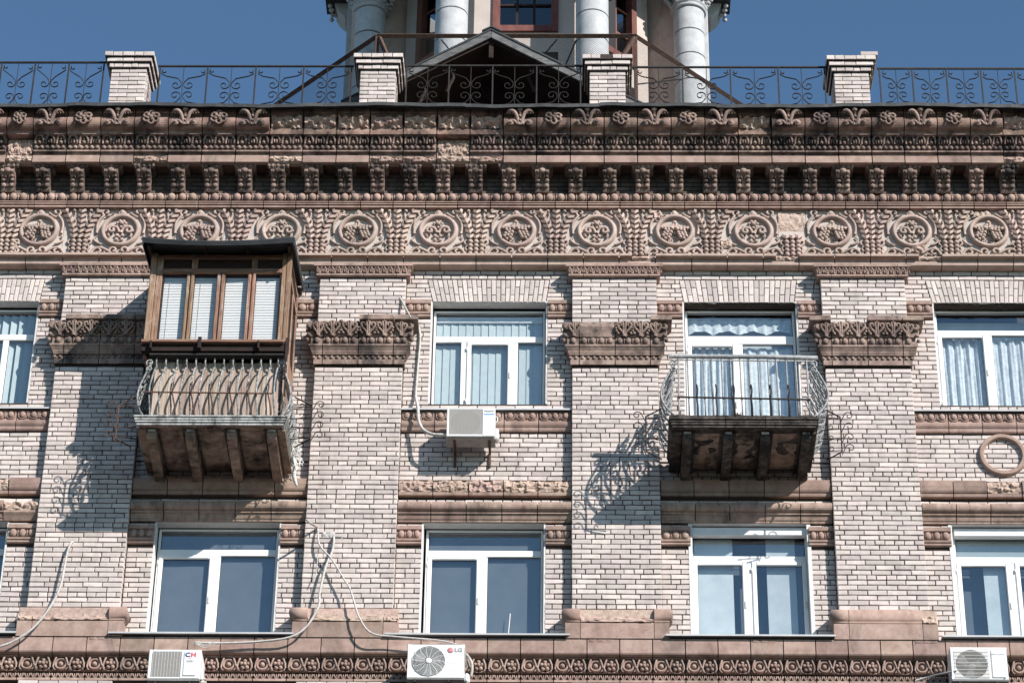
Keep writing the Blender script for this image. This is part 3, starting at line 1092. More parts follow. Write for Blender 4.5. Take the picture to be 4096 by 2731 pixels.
MB().bbox(1.655, 3.205, .06, .156, 20.46, 20.585, .01).build('roller_box', M['pvcold'], wo)
MB().bbox(1.69, 2.21, .25, .255, 18.83, 20.5, .001).build('curtain', M['sheet'], wo)
MB().bbox(2.66, 3.05, .25, .255, 18.83, 20.5, .001).build('curtain', M['sheet'], wo)
MB().bbox(1.68, 3.18, .40, .41, 18.83, 20.5, .001).build('roller_blind', M['roller'], wo)
sill(wD, 1.27, 3.49, 18.795, .16, -.26)

# bay at the right edge ------------------------------------------------------------------------------
x0, x1 = PX[3][1], 8.2
up, lo = (5.15, 6.70), (5.15, 6.75)
wE, holes = bay('brick wall at the right edge with a stone ring and a floral lace window', x0, x1, up, lo, (5.054, 6.80, 5.133, 6.72), 25)
holes_e = holes + [(lambda z: 99, lambda z: 99, 0, 1)]
bay_bricks(wE, x0, 6.75, up, lo, holes, phase=2)
reveal(wE, up[0], up[1], ZU0, ZU1, 'plaster')
wo = window(wE, 5.163, 6.69, 22.48, 24.172, 23.838, [(5.2, 5.87)], [(5.87, 5.957)], trh=.085, label='white window with floral lace curtains')
curtain(wo, 5.2, 5.87, 22.5, 23.75, .25, 'lace', .022, 5, 5)
curtain(wo, 5.95, 6.66, 22.5, 23.75, .255, 'lace', .018, 5, 6)
MB().bbox(5.2, 6.66, .40, .41, 22.5, 24.12, .001).build('curtain', M['sheet'], wo)
sill(wE, x0 + .002, 7.0, 22.352, .16, -.10)
sill_mould(wE, [4.752, 5.214, 5.677, 6.145, 6.61, 7.07])
moulding(wE, [4.752, 5.20, 5.66, 6.13, 6.6, 7.07], STR1, 'string_block', broken=(2,), brk=STR1B, seed=9)
moulding(wE, [4.752, 5.215, 5.676, 6.14, 6.6, 7.07], STR2, 'ovolo_block', 'streaked')
reveal(wE, lo[0], lo[1], ZL0, ZL1, 'plaster', t=.05, y0=-.005)
wo = window(wE, 5.165, 6.74, 18.80, 20.59, 20.20, [(5.2, 5.9), (5.98, 6.7)], [(5.893, 5.981)], label='white window with a roller box at the right edge')
MB().bbox(5.18, 6.72, .06, .156, 20.46, 20.585, .01).build('roller_box', M['pvcold'], wo)
MB().bbox(5.56, 5.86, .25, .255, 18.83, 20.5, .001).build('curtain', M['sheet'], wo)
MB().bbox(5.20, 6.70, .42, .43, 18.83, 20.56, .001).build('roller_blind', M['roller'], wo)
bl = MB()
for i in range(8):
    bl.prism([(.25, 20.2 + i * .04), (.235, 20.24 + i * .04 - .003), (.237, 20.24 + i * .04), (.252, 20.203 + i * .04)], 5.21, 6.7)
bl.build('shutter_slats', M['vblind'], wo)
sill(wE, 4.87, 7.0, 18.795, .16, -.26)
rg = MB().ring((5.921, .0, 21.681), .29, [(-.035, -.05), (-.035, .03), (-.03, .05), (-.012, .062), (.0, .05), (.012, .062), (.03, .05), (.038, .03), (.038, -.05)], 40)
rg.build('stone_ring', M['terra'], wE)

# bay at the left edge --------------------------------------------------------------------------------
x0, x1 = -9.2, PX[0][0]
up, lo = (-9.1, -7.545), (-9.15, -7.59)
wA, holes = bay('brick wall at the left edge with a blue vertical-blind window', x0, x1, up, lo, (-9.1, -7.499, -9.05, -7.54), 24)
bay_bricks(wA, -8.7, x1, up, lo, holes, phase=4)
reveal(wA, up[0], up[1], ZU0, ZU1, 'greyplaster')
wo = window(wA, -9.08, -7.555, 22.49, 24.155, 23.735, [], [(-8.02, -7.935)], label='white window with blue-grey vertical blinds at the left edge')
vblinds(wo, -9.0, -7.6, 22.5, 24.1, .25, w=.13, ang=.5, seed=8)
sill(wA, -9.1, x1 - .002, 22.352, .16, -.10)
sill_mould(wA, [-9.03, -8.565, -8.10, -7.64, -7.172])
moulding(wA, [-9.03, -8.56, -8.09, -7.62, -7.172], STR1, 'string_block', broken=(2,), brk=STR1B, seed=12)
moulding(wA, [-9.03, -8.57, -8.10, -7.655, -7.172], STR2, 'ovolo_block', 'streaked', broken=(3,), brk=([(.1, 20.605), (-.02, 20.605), (-.055, 20.66), (-.085, 20.70), (-.085, 20.728), (-.06, 20.735), (.1, 20.735)], [(-.08, 20.73), (-.1, 20.79), (-.09, 20.85), (.0, 20.88)]), seed=15)
reveal(wA, lo[0], lo[1], ZL0, ZL1, 'plaster')
wo = window(wA, -9.13, -7.60, 18.80, 20.585, 20.27, [], [(-8.3, -8.2)], label='white window at the lower left edge')
MB().bbox(-9.1, -7.62, .235, .24, 18.83, 20.56, .001).build('roller_blind', M['roller'], wo)
sill(wA, -9.1, -7.24, 18.795, .16, -.26)

# ------------------------------------------------------------------ belt course with rosettes
belt = thing('belt_course', 'rosette-carved terracotta belt course running below the lower windows', 'belt course', (0, -.2, 18.16))
bj = [-8.55, -8.10, -7.65, -7.198, -6.754, -6.309, -5.869, -5.424, -4.981, -4.552, -4.11, -3.671, -3.233, -2.797, -2.36, -1.927, -1.493, -1.057, -.624, -.191, .244, .671, 1.1, 1.527, 1.952, 2.377, 2.803, 3.223, 3.645, 4.067, 4.487, 4.912, 5.328, 5.743, 6.17, 6.6, 7.03]
BW = .428
plainb = MB().prism([(.1, .238), (-.195, .238), (-.20, .232), (-.20, .03), (-.19, .014), (-.15, .0), (.1, .0)], -BW / 2, BW / 2).mesh('plain_block', M['terra'])
crackb = MB()
crackb.prism([(.1, .238), (-.195, .238), (-.20, .232), (-.20, .03), (-.19, .014), (-.15, .0), (.1, .0)], -BW / 2, BW / 2)
crackb.rough(-BW / 2 + .03, BW / 2 - .1, [(-.203, .19), (-.207, .222), (-.19, .24)], .014, 12, 3, seed=5, scale=20)
crackb = crackb.mesh('plain_block', M['terra'])


def belt_ornament(v):
    mb = MB()
    mb.prism([(.1, .222), (-.13, .222), (-.125, .212), (-.085, .205), (-.08, .02), (-.14, .0), (.1, .0)], -BW / 2, BW / 2)
    cx = -.107
    zc = .112
    mb.ring((cx, -.08, zc), .072, [(-.020, .0), (-.017, .035), (-.004, .046), (.010, .040), (.02, .0)], 20)
    mb.sph((cx, -.095, zc), .037, .045, .037, 10, 7)
    fx = .107
    for k in range(5):
        a = PI / 2 + k * 2 * PI / 5
        mb.sph((fx + .048 * math.cos(a), -.10, zc + .050 * math.sin(a)), .030, .034, .030, 8, 5)
    mb.sph((fx, -.125, zc), .027, .034, .027, 8, 5)
    mb.ring((fx, -.08, zc), .092, [(-.008, .0), (-.004, .013), (.006, .013), (.01, .0)], 20)
    for x in (-.21, .0, .21):
        for sg in (-1, 1):
            if abs(x + sg * .03) > BW / 2:
                continue
            mb.tube([(x + sg * .008, -.115, .06), (x + sg * .016, -.125, .12), (x + sg * .040, -.135, .185), (x + sg * .052, -.125, .198)], [.009, .015, .014, .008], 5)
            mb.tube([(x + sg * .008, -.115, .07), (x + sg * .022, -.12, .035), (x + sg * .045, -.115, .02)], [.008, .012, .006], 5)
        if abs(x) < .2:
            mb.sph((x, -.128, .085), .018, .016, .02, 6, 4)
    return mb.mesh('rosette_block', M['terra'])


def belt_leaf(v):
    mb = MB()
    mb.prism([(.1, .108), (-.07, .108), (-.07, .045), (-.10, .035), (-.105, .0), (.1, .0)], -BW / 2, BW / 2)
    n = 5
    r = random.Random(v)
    for i in range(n):
        c = -BW / 2 + BW * (i + .5) / n
        for sg in (-1, 1):
            mb.tube([(c + sg * .006, -.085, .036), (c + sg * .020, -.098, .055), (c + sg * .036, -.108, .085), (c + sg * .028, -.10, .102)], [.008, .014, .015, .008], 5)
        mb.tube([(c, -.085, .035), (c, -.10, .06), (c, -.105, .098)], [.006, .011, .007], 5)
    return mb.mesh('leaf_block', M['terra'])


om = [belt_ornament(0)]
lm = [belt_leaf(v) for v in range(2)]
for i in range(len(bj) - 1):
    c, w = (bj[i] + bj[i + 1]) / 2, bj[i + 1] - bj[i]
    s = ((w - .013) / BW, 1, 1)
    pb = put('plain_block', plainb if (i * 7) % 5 else crackb, belt, (c, 0, 18.526), scale=s)
    put('rosette_block', om[0], belt, (c, 0, 18.298), scale=s)
    put('leaf_block', lm[i % 2], belt, (c, 0, 18.178), scale=s)
MB().box(-9, 8, -.088, .3, 18.17, 18.755).build('belt_core', M['mortar'], belt)

# ------------------------------------------------------------------ ledge below the frieze
ledge = thing('stone_ledge', 'plain moulded terracotta ledge running under the carved frieze', 'ledge', (0, -.2, 24.74))
lj = [-8.8, -8.31, -7.779, -7.246, -6.724, -6.40, -5.989, -5.47, -4.95, -4.43, -3.91, -3.394, -2.878, -2.362, -1.844, -1.329, -.82, -.307, .203, .711, 1.228, 1.744, 2.252, 2.763, 3.27, 3.778, 4.285, 4.791, 5.297, 5.807, 6.312, 6.83]
LP = [(.0, 24.732), (-.04, 24.728), (-.085, 24.732), (-.12, 24.742), (-.132, 24.754), (-.135, 24.812), (-.125, 24.818), (-.13, 24.835), (-.15, 24.848), (-.205, 24.853), (-.21, 24.857), (-.21, 24.893), (-.20, 24.898), (.0, 24.90)]
for i in range(len(lj) - 1):
    a, b = lj[i] + .0065, lj[i + 1] - .0065
    if i in (6, 19, 23, 27):
        c = a + (b - a) * .35
        mb = MB().prism([p for p in LP if p[1] < 24.84] + [(-.13, 24.90), (.0, 24.90)], a, b)
        mb.prism([(-.12, 24.852), (-.205, 24.853), (-.21, 24.857), (-.21, 24.893), (-.20, 24.898), (-.12, 24.9)], a, c)
        mb.rough(c, b, [(-.14, 24.82), (-.165, 24.85), (-.155, 24.88), (-.11, 24.905)], .03, 12, 3, seed=i, scale=16)
    else:
        mb = MB().prism(LP, a, b)
    mb.build('ledge_block', M['ledge'], ledge)

# ------------------------------------------------------------------ carved frieze
fr = thing('carved_frieze', 'long carved stone frieze of fruit and flower medallions under the cornice', 'frieze', (0, -.1, 24.9))
medx = [-7.646, -6.464, -5.333, -4.15, -3.047, -1.888, -.766, .391, 1.511, 2.64, 3.761, 4.903, 6.0]
sprx = [-8.08, -7.039, -5.907, -4.76, -3.624, -2.478, -1.334, -.187, .944, 2.038, 3.189, 4.33, 5.446, 6.489]
fj = [-9.2] + [(medx[i] + sprx[i]) / 2 * .45 + (medx[i] * .55) - .33 + .0 for i in range(13)] + [7.2]
gx = sorted([m - .36 for m in medx] + [m + .36 for m in medx] + [-9.2, 7.2])
for i in range(len(gx) - 1):
    MB().box(gx[i] + .0025, gx[i + 1] - .0025, -.10, .2, 24.895, 25.745).build('ground_slab', M['friezebg'], fr)
YF = -.10
FZ = 25.337


def scrollwork():
    """corner scrolls and foot foliage round a medallion"""
    mb = MB()
    for sg in (-1, 1):
        sp = spiral(sg * .235, .325, .062, .016, -.35 * PI if sg > 0 else 1.35 * PI, 1.55 * PI if sg > 0 else -.55 * PI, 14)
        pts = [(sg * .335, -.05), (sg * .345, .08), (sg * .325, .17), (sg * .285, .235)] + sp
        mb.tube(smoothline([(a, YF - .026, b) for a, b in pts], 2), .0195, 6)
        mb.tube([(sg * .12, YF - .02, .32), (sg * .17, YF - .025, .27), (sg * .23, YF - .025, .24)], .017, 5)
        mb.tube(smoothline([(sg * .33, YF - .02, -.09), (sg * .37, YF - .025, -.15), (sg * .32, YF - .025, -.21), (sg * .25, YF - .02, -.235)], 3), [.012] * 4 + [.018] * 4 + [.014] * 2, 5)
        pts = [(sg * .39, -.40), (sg * .36, -.335), (sg * .30, -.30), (sg * .22, -.315), (sg * .14, -.365)] + spiral(sg * .075, -.345, .065, .015, -.25 * PI if sg > 0 else 1.25 * PI, 1.6 * PI if sg > 0 else -.6 * PI, 12)
        mb.tube(smoothline([(a, YF - .026, b) for a, b in pts], 2), .0205, 6)
        mb.tube(smoothline([(sg * .30, YF - .02, -.305), (sg * .255, YF - .03, -.35), (sg * .285, YF - .03, -.395), (sg * .32, YF - .02, -.375)], 3), .018, 5)
        mb.tube([(sg * .17, YF - .02, -.41), (sg * .20, YF - .03, -.375), (sg * .235, YF - .02, -.40)], .017, 5)
    mb.sph((0, YF - .02, .325), .045, .03, .06, 8, 5)
    for sg in (-1, 1):
        mb.sph((sg * .035, YF - .02, .305), .03, .022, .035, 6, 4)
    return mb.mesh('scrollwork', M['frieze'])


def medallion_ring():
    mb = MB().ring((0, YF, 0), .255, [(-.036, -.02), (-.034, .035), (-.022, .062), (.0, .070), (.018, .062), (.03, .036), (.034, -.02)], 40)
    return mb.mesh('medallion', M['frieze'])


def grapes():
    mb = MB()
    r = random.Random(2)
    for sg in (-1, 1):
        for k, (rw, zz) in enumerate(((3, .025), (3, -.03), (3, -.08), (2, -.125))):
            for i in range(rw):
                x = sg * (.038 + .016 * k + .05 * i)
                mb.sph((x, YF - .045 - .02 * r.random(), zz + r.uniform(-.006, .006) - .012 * i), .030, .038, .029, 7, 5)
        for k in range(4):
            x = sg * (.05 + .045 * k)
            mb.prism_y([(x - .03, .055), (x + .012, .105 - .01 * k), (x + .034, .05), (x + .01, .025)], YF - .075, YF + .01)
        mb.tube([(a, YF - .03, b) for a, b in [(sg * .02, -.11)] + spiral(sg * .045, -.175, .034, .01, PI * .5, PI * (.5 + sg * -1.6), 8)], .012, 5)
        mb.tube([(sg * .012, YF - .045, .06), (sg * .02, YF - .05, .11), (sg * .035, YF - .03, .15)], [.014, .02, .012], 5)
    mb.sph((0, YF - .04, .155), .036, .03, .032, 8, 5)
    mb.tube([(0, YF - .03, .14), (0, YF - .035, -.05)], .014, 5)
    return mb.mesh('grape_cluster', M['frieze'])


def flower():
    mb = MB()
    for k in range(7):
        a = k * 2 * PI / 7 + .2
        mb.sph((.058 * math.cos(a), YF - .028, .125 + .054 * math.sin(a)), .028, .022, .026, 7, 4)
    mb.sph((0, YF - .05, .125), .038, .032, .034, 9, 6)
    for sg in (-1, 1):
        sp = spiral(sg * .115, .0, .058, .014, PI * .5, PI * (.5 - sg * 1.9), 13)
        mb.tube(smoothline([(sg * .01, YF - .03, -.03), (sg * .05, YF - .04, .05)], 2) + [(a, YF - .05, b) for a, b in sp], .023, 6)
        mb.tube([(sg * .07, YF - .03, .06), (sg * .12, YF - .035, .085), (sg * .165, YF - .03, .07)], [.012, .02, .01], 5)
        mb.tube([(sg * .15, YF - .03, -.03), (sg * .165, YF - .035, -.08), (sg * .13, YF - .03, -.125)], [.012, .022, .01], 5)
        mb.sph((sg * .17, YF - .03, .01), .022, .02, .03, 6, 4)
        for t in (-1, 1):
            mb.sph((sg * .038, YF - .03, -.12 + t * .036), .033, .022, .030, 7, 4)
    mb.sph((0, YF - .045, -.12), .02, .02, .02, 6, 4)
    return mb.mesh('flower_spray', M['frieze'])


def leaf_spray(broken=False):
    mb = MB()

    def chevron(cx, cz, w, h, tilt):
        ca, sa = math.cos(tilt), math.sin(tilt)
        pl = [(-w, h * .52), (0, -h * .10), (0, -h * .72), (-w, -h * .02)]
        for sg in (-1, 1):
            q = []
            for a, b in pl:
                a2 = sg * a
                q.append((cx + a2 * ca - b * sa, cz + a2 * sa + b * ca))
            lift = .078
            vs = [(q[0][0], YF - .045, q[0][1]), (q[1][0], YF - lift, q[1][1]), (q[2][0], YF - lift, q[2][1]), (q[3][0], YF - .045, q[3][1])]
            vs += [(p[0], YF + .01, p[1]) for p in q]
            mb.add(vs, [(0, 1, 2, 3), (0, 4, 5, 1), (1, 5, 6, 2), (2, 6, 7, 3), (3, 7, 4, 0)])
    for k in range(6):
        cz = .340 - k * .088
        if broken and cz > -.02:
            continue
        chevron(0, cz, .056, .082, 0)
        for sg in (-1, 1):
            t = (cz + .12) / .48
            chevron(sg * (.085 + .175 * max(0, t) ** 1.7), cz + .005, .058, .086, -sg * .55 * max(0, t))
    if not broken:
        for sg in (-1, 1):
            pts = [(sg * .115, .335), (sg * .10, .28), (sg * .118, .23), (sg * .082, .17), (sg * .09, .11), (sg * .055, .05)]
            mb.tube(smoothline([(a, YF - .022, b) for a, b in pts], 2), .013, 5)
            mb.sph((sg * .12, YF - .03, .352), .03, .028, .028, 7, 5)
    for j in range(4):
        for i in (-1, 0, 1):
            mb.sph((i * .082, YF - .036, -.198 - j * .07), .040, .046, .037, 8, 6)
    for sg in (-1, 1):
        pts = [(sg * .10, -.17), (sg * .155, -.165), (sg * .165, -.21), (sg * .125, -.25), (sg * .15, -.30), (sg * .13, -.345), (sg * .16, -.41)]
        mb.tube(smoothline([(a, YF - .02, b) for a, b in pts], 3), .017, 5)
    return mb.mesh('leaf_spray', M['frieze'])


sw, mr_, gr_, fl_, ls_, lsb_ = scrollwork(), medallion_ring(), grapes(), flower(), leaf_spray(), leaf_spray(True)
for i, x in enumerate(medx):
    rot_ = (RB.uniform(-.01, .01), RB.uniform(-.05, .05), 0)
    md = put('medallion', mr_, fr, (x, 0, FZ + RB.uniform(-.006, .006)))
    put('grape_cluster' if i % 2 == 0 else 'flower_spray', gr_ if i % 2 == 0 else fl_, md, (x, 0, FZ - .005), rot=rot_, scale=(RB.uniform(.96, 1.03), 1, RB.uniform(.96, 1.03)))
    put('scrollwork', sw, md, (x, 0, FZ))
for i, x in enumerate(sprx):
    put('leaf_spray', lsb_ if i == 10 else ls_, fr, (x, 0, FZ))
for px_, pz_, w_, h_ in ((-6.02, 25.55, .16, .12), (-3.30, 25.62, .14, .10), (-.42, 25.66, .2, .08), (2.25, 25.12, .16, .14), (4.98, 25.05, .2, .12), (-5.2, 25.1, .15, .12), (1.28, 25.6, .12, .16), (5.9, 25.64, .18, .10)):
    MB().rough(px_ - w_ / 2, px_ + w_ / 2, [(YF - .01, pz_ - h_ / 2), (YF - .045, pz_ - h_ / 4), (YF - .05, pz_ + h_ / 4), (YF - .01, pz_ + h_ / 2)], .03, 10, 3, seed=px_, scale=17).build('broken_patch', M['broken'], fr)
MB().rough(3.0, 3.38, [(YF - .002, 25.36), (YF - .02, 25.45), (YF - .018, 25.6), (YF - .004, 25.71)], .018, 18, 4, seed=4, scale=14).build('bare_patch', M['broken'], fr)

# ------------------------------------------------------------------ cornice
co = thing('roof_cornice', 'projecting sooty terracotta cornice with brackets and carved roses along the roof edge', 'cornice', (0, -.6, 25.72))
cj = [-9.15, -8.67, -8.188, -7.801, -7.312, -6.815, -6.325, -5.828, -5.338, -4.846, -4.355, -3.87, -3.381, -2.90, -2.412, -1.926, -1.444, -.958, -.475, .013, .502, .985, 1.471, 1.961, 2.443, 2.925, 3.406, 3.89, 4.369, 4.839, 5.316, 5.792, 6.266, 6.74, 7.2]
CW = .48
DY, DZ = .20, .156
CROWN = [(-.3, 27.05), (-.86, 27.05), (-.862, 26.90), (-.84, 26.896), (-.815, 26.875), (-.80, 26.862)] + [(-.80 - .095 * math.cos(a), 26.746 + .112 * math.sin(a)) for a in [(.5 - i / 10) * PI for i in range(11)]] + [(-.785, 26.625), (-.78, 26.58), (-.72, 26.575), (-.3, 26.575)]
CROWNB = [(-.3, 27.05), (-.86, 27.05), (-.862, 26.90), (-.84, 26.896), (-.815, 26.875), (-.76, 26.862), (-.76, 26.64), (-.785, 26.625), (-.78, 26.58), (-.72, 26.575), (-.3, 26.575)]
LEAFP = [(-.3, 26.575), (-.70, 26.575), (-.69, 26.53), (-.665, 26.46), (-.66, 26.45), (-.655, 26.37), (-.685, 26.362), (-.688, 26.335), (-.65, 26.325), (-.64, 26.29), (-.3, 26.29)]
FASP = [(-.5, 26.288), (-.655, 26.288), (-.662, 26.28), (-.664, 26.165), (-.655, 26.158), (-.60, 26.158), (-.59, 26.198), (-.5, 26.198)]


def smooth_prism(prof, lo_, hi_, w):
    mb = MB().prism(prof, -w / 2, w / 2)
    return mb


crown_m = smooth_prism(CROWN, 0, 0, CW).mesh('crown_block', M['soot'])
crown_b = []
for v in range(3):
    mb = smooth_prism(CROWNB, 0, 0, CW)
    bf = MB().rough(-CW / 2 + .01, CW / 2 - .01, [(-.765, 26.70), (-.78, 26.72), (-.83, 26.77), (-.86, 26.83), (-.80, 26.872)], .07, 22, 5, seed=v * 3 + 1, scale=12)
    crown_b.append((mb.mesh('crown_block', M['soot']), bf.mesh('broken_face', M['broken'])))


def rose():
    mb = MB()
    y = -.915
    r = random.Random(4)
    for k in range(6):
        a = k * 2 * PI / 6 + .5
        cx, cz = .068 * math.cos(a), .062 * math.sin(a)
        mb.tube([(cx + .034 * math.cos(b), y - .012 + .01 * math.sin(b * 2 + k), cz + .034 * math.sin(b)) for b in [i * 2 * PI / 8 for i in range(8)]], .015, 5, True)
    mb.sph((0, y - .02, 0), .032, .034, .03, 7, 5)
    for k in range(5):
        a = k * 2 * PI / 5
        mb.sph((.045 * math.cos(a), y - .03, .042 * math.sin(a)), .02, .018, .02, 6, 4)
    mb.sph((0, y + .03, 0), .09, .04, .085, 8, 5)
    return mb.mesh('carved_rose', M['capital'])


def lily():
    mb = MB()
    y = -.915
    mb.sph((0, y - .03, .115), .038, .036, .034, 8, 5)
    for sg in (-1, 1):
        mb.tube(smoothline([(sg * .012, y + .02, -.09), (sg * .03, y - .005, -.02), (sg * .055, y - .03, .05), (sg * .10, y - .04, .095), (sg * .15, y - .03, .085)], 3), [.018, .020, .022, .023, .024, .024, .024, .025, .026, .026, .024, .018, .010], 6)
        for q, (dx, dz) in enumerate(((.085, .055), (.12, .055), (.15, .062))):
            mb.tube([(sg * (dx - .01), y - .03, dz + .03), (sg * (dx + .012), y - .03, dz - .012)], [.012, .007], 5)
        sp = spiral(sg * .105, -.075, .04, .012, PI * .5, PI * (.5 - sg * 1.6), 9)
        mb.tube([(sg * .03, y + .01, -.085), (sg * .065, y + .0, -.045)] + [(a, y, b) for a, b in sp], .017, 5)
        mb.sph((sg * .112, y - .01, -.072), .026, .028, .024, 6, 4)
    mb.sph((0, y - .02, .02), .02, .024, .02, 6, 4)
    mb.sph((0, y - .01, -.04), .016, .02, .018, 6, 4)
    mb.tube([(0, y - .02, .11), (0, y - .01, .0)], .018, 5)
    return mb.mesh('carved_lily', M['capital'])


def leaf_row(v):
    mb = MB().prism(LEAFP, -CW / 2, CW / 2)
    n = 3
    for i in range(n):
        c = -CW / 2 + CW * (i + .5) / n
        pts = [(c - .058, -.69, 26.462), (c - .06, -.70, 26.515), (c - .042, -.725, 26.57), (c, -.742, 26.592), (c + .042, -.725, 26.57), (c + .06, -.70, 26.515), (c + .058, -.69, 26.462)]
        mb.tube([(q[0], q[1] - .012, q[2]) for q in pts], [.014, .018, .020, .022, .020, .018, .014], 6)
        if (i + v) % 2:
            mb.sph((c, -.70, 26.485), .027, .036, .030, 8, 5)
            mb.sph((c, -.71, 26.54), .015, .024, .020, 6, 4)
        else:
            for sg in (-1, 1):
                mb.sph((c + sg * .018, -.705, 26.505), .015, .034, .042, 7, 5)
        mb.sph((c, -.735, 26.575), .017, .016, .015, 6, 4)
        if i < n - 1:
            d = c + CW / n / 2
            mb.tube([(d, -.69, 26.48), (d, -.72, 26.56)], [.006, .012], 5)
            mb.sph((d - .014, -.725, 26.572), .012, .012, .012, 5, 4)
            mb.sph((d + .014, -.725, 26.572), .012, .012, .012, 5, 4)
    n = 6
    for i in range(n):
        c = -CW / 2 + CW * (i + .5) / n
        mb.sph((c, -.682, 26.408), .032, .032, .034, 9, 6)
        if i < n - 1:
            mb.sph((c + CW / n / 2, -.665, 26.408), .005, .016, .026, 5, 4)
    return mb.mesh('leaf_block', M['bracket'])


def bare_leaf():
    mb = MB().prism([(-.3, 26.575), (-.64, 26.575), (-.63, 26.29), (-.3, 26.29)], -CW / 2, CW / 2)
    mb.rough(-CW / 2 + .01, CW / 2 - .01, [(-.635, 26.31), (-.655, 26.36), (-.665, 26.44), (-.65, 26.53), (-.64, 26.57)], .045, 22, 5, seed=8, scale=20)
    return mb.mesh('leaf_block', M['broken'])


def fascia(v):
    mb = MB()
    if v == 0:
        mb.prism(FASP, -CW / 2, CW / 2)
        return mb.mesh('fascia_block', M['terra'])
    mb.prism([(-.5, 26.288), (-.61, 26.288), (-.61, 26.19), (-.59, 26.198), (-.5, 26.198)], -CW / 2, CW / 2)
    mb.rough(-CW / 2, CW / 2, [(-.60, 26.18), (-.645, 26.20), (-.655, 26.24), (-.64, 26.285)], .04, 20, 4, seed=v * 5, scale=14)
    return mb.mesh('fascia_block', M['broken'] if v == 2 else M['terra'])


rm, lym, lr = rose(), lily(), [leaf_row(0), leaf_row(1)]
bl_ = bare_leaf()
fm = [fascia(v) for v in range(3)]
for i in range(len(cj) - 1):
    c, w = (cj[i] + cj[i + 1]) / 2, cj[i + 1] - cj[i]
    s = ((w - .015) / CW, 1, 1)
    # block number counted as in the picture: the first whole one starts at -8.188
    k = i - 2
    brk = 8 <= k <= 14 or k in (22, 30)
    cb = put('crown_block', crown_b[i % 3][0] if brk else crown_m, co, (c, DY + RB.uniform(-.004, .004), DZ), scale=s)
    if brk:
        put('broken_face', crown_b[i % 3][1], cb, (c, DY, DZ), scale=s)
    else:
        lily_here = (k % 2 == 1) if k < 8 else (k % 2 == 1) if k < 22 else (k % 2 == 1)
        put('carved_lily' if lily_here else 'carved_rose', lym if lily_here else rm, cb, (c, DY, 26.775 + DZ), scale=(1.22, 1.0, 1.16))
    bare = k in (0, 13)
    put('leaf_block', bl_ if bare else lr[i % 2], co, (c, DY, DZ), scale=s)
    put('fascia_block', fm[1] if k in (4, 11, 12, 14, 30) else fm[2] if k in (0, 8, 13) else fm[0], co, (c, DY + RB.uniform(-.004, .004), DZ), scale=s)
MB().box(-9.2, 7.2, -.38, .3, 26.37, 27.15).build('cornice_core', M['mortar'], co)
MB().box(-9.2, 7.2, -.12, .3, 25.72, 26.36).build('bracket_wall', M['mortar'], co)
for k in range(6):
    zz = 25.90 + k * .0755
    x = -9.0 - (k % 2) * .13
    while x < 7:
        lay(co, x, x + .25, -.142, zz, .0645, mat='soot_shade_brick')
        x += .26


def modillion():
    mb = MB()
    w = .10
    mb.prism([(-.14, 26.10), (-.555, 26.10), (-.585, 26.075), (-.59, 26.05), (-.575, 26.02), (-.54, 25.995), (-.47, 25.975), (-.41, 25.945), (-.37, 25.895), (-.345, 25.84), (-.325, 25.79), (-.29, 25.765), (-.25, 25.77), (-.14, 25.78)], -w, w)
    y0, z0 = -.58, 26.04
    mb.sph((0, -.605, 26.05), .052, .06, .046, 10, 7)
    for sg in (-1, 1):
        mb.sph((sg * .062, -.595, 26.035), .028, .036, .026, 7, 5)
        mb.tube([(sg * .02, -.585, 26.02), (sg * .03, -.53, 25.97), (sg * .012, -.45, 25.95), (sg * .008, -.385, 25.89), (sg * .016, -.35, 25.81)], [.012, .012, .010, .012, .012], 5)
        mb.sph((sg * .066, -.505, 25.975), .03, .05, .022, 7, 5)
        mb.sph((sg * .064, -.43, 25.935), .040, .06, .036, 8, 5)
        mb.sph((sg * .060, -.375, 25.86), .042, .05, .042, 8, 5)
    return mb


def mod_cap():
    mb = MB()
    mb.prism([(-.14, 26.196), (-.62, 26.196), (-.625, 26.18), (-.60, 26.16), (-.575, 26.10), (-.14, 26.10)], -.128, .128)
    for sg in (-1, 1):
        mb.prism_y([(sg * .128, 26.10), (sg * .15, 26.16), (sg * .155, 26.196), (sg * .128, 26.196)], -.60, -.14)
        for q in range(5):
            mb.sph((sg * .14, -.55 + q * .085, 26.15), .018, .035, .04, 7, 5)
    for i in (-1, 0, 1):
        mb.sph((i * .078, -.60, 26.145), .028, .028, .040, 8, 5)
        if i < 1:
            mb.sph((i * .078 + .039, -.595, 26.145), .006, .02, .036, 5, 4)
    for sg in (-1, 1):
        mb.sph((sg * .135, -.60, 26.15), .03, .03, .036, 7, 5)
    return mb


def squeeze(mb):
    out = []
    for x, y, z in mb.v:
        t = (z - 25.77) / .43
        out.append((x, -.14 + (y + .14) * .56, 25.955 + (z - 25.765) / .435 * .401))
    mb.v = out
    return mb


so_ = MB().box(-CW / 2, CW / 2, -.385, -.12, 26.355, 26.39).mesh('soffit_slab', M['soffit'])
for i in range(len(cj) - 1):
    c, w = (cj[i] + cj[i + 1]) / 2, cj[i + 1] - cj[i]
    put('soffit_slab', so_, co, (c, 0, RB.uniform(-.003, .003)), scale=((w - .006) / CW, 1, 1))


mm_ = squeeze(modillion()).mesh('bracket', M['bracket'])
mc_ = squeeze(mod_cap()).mesh('bracket_cap', M['bracket'])
modx = [-9.1, -8.62, -8.149, -7.638, -7.141, -6.645, -6.171, -5.675, -5.191, -4.702, -4.222, -3.734, -3.248, -2.78, -2.303, -1.83, -1.358, -.875, -.393, .089, .582, 1.059, 1.545, 2.034, 2.511, 2.996, 3.472, 3.946, 4.433, 4.913, 5.389, 5.868, 6.32, 6.80]
for x in modx:
    b = put('bracket', mm_, co, (x, 0, 0))
    put('bracket_cap', mc_, b, (x, 0, 0))

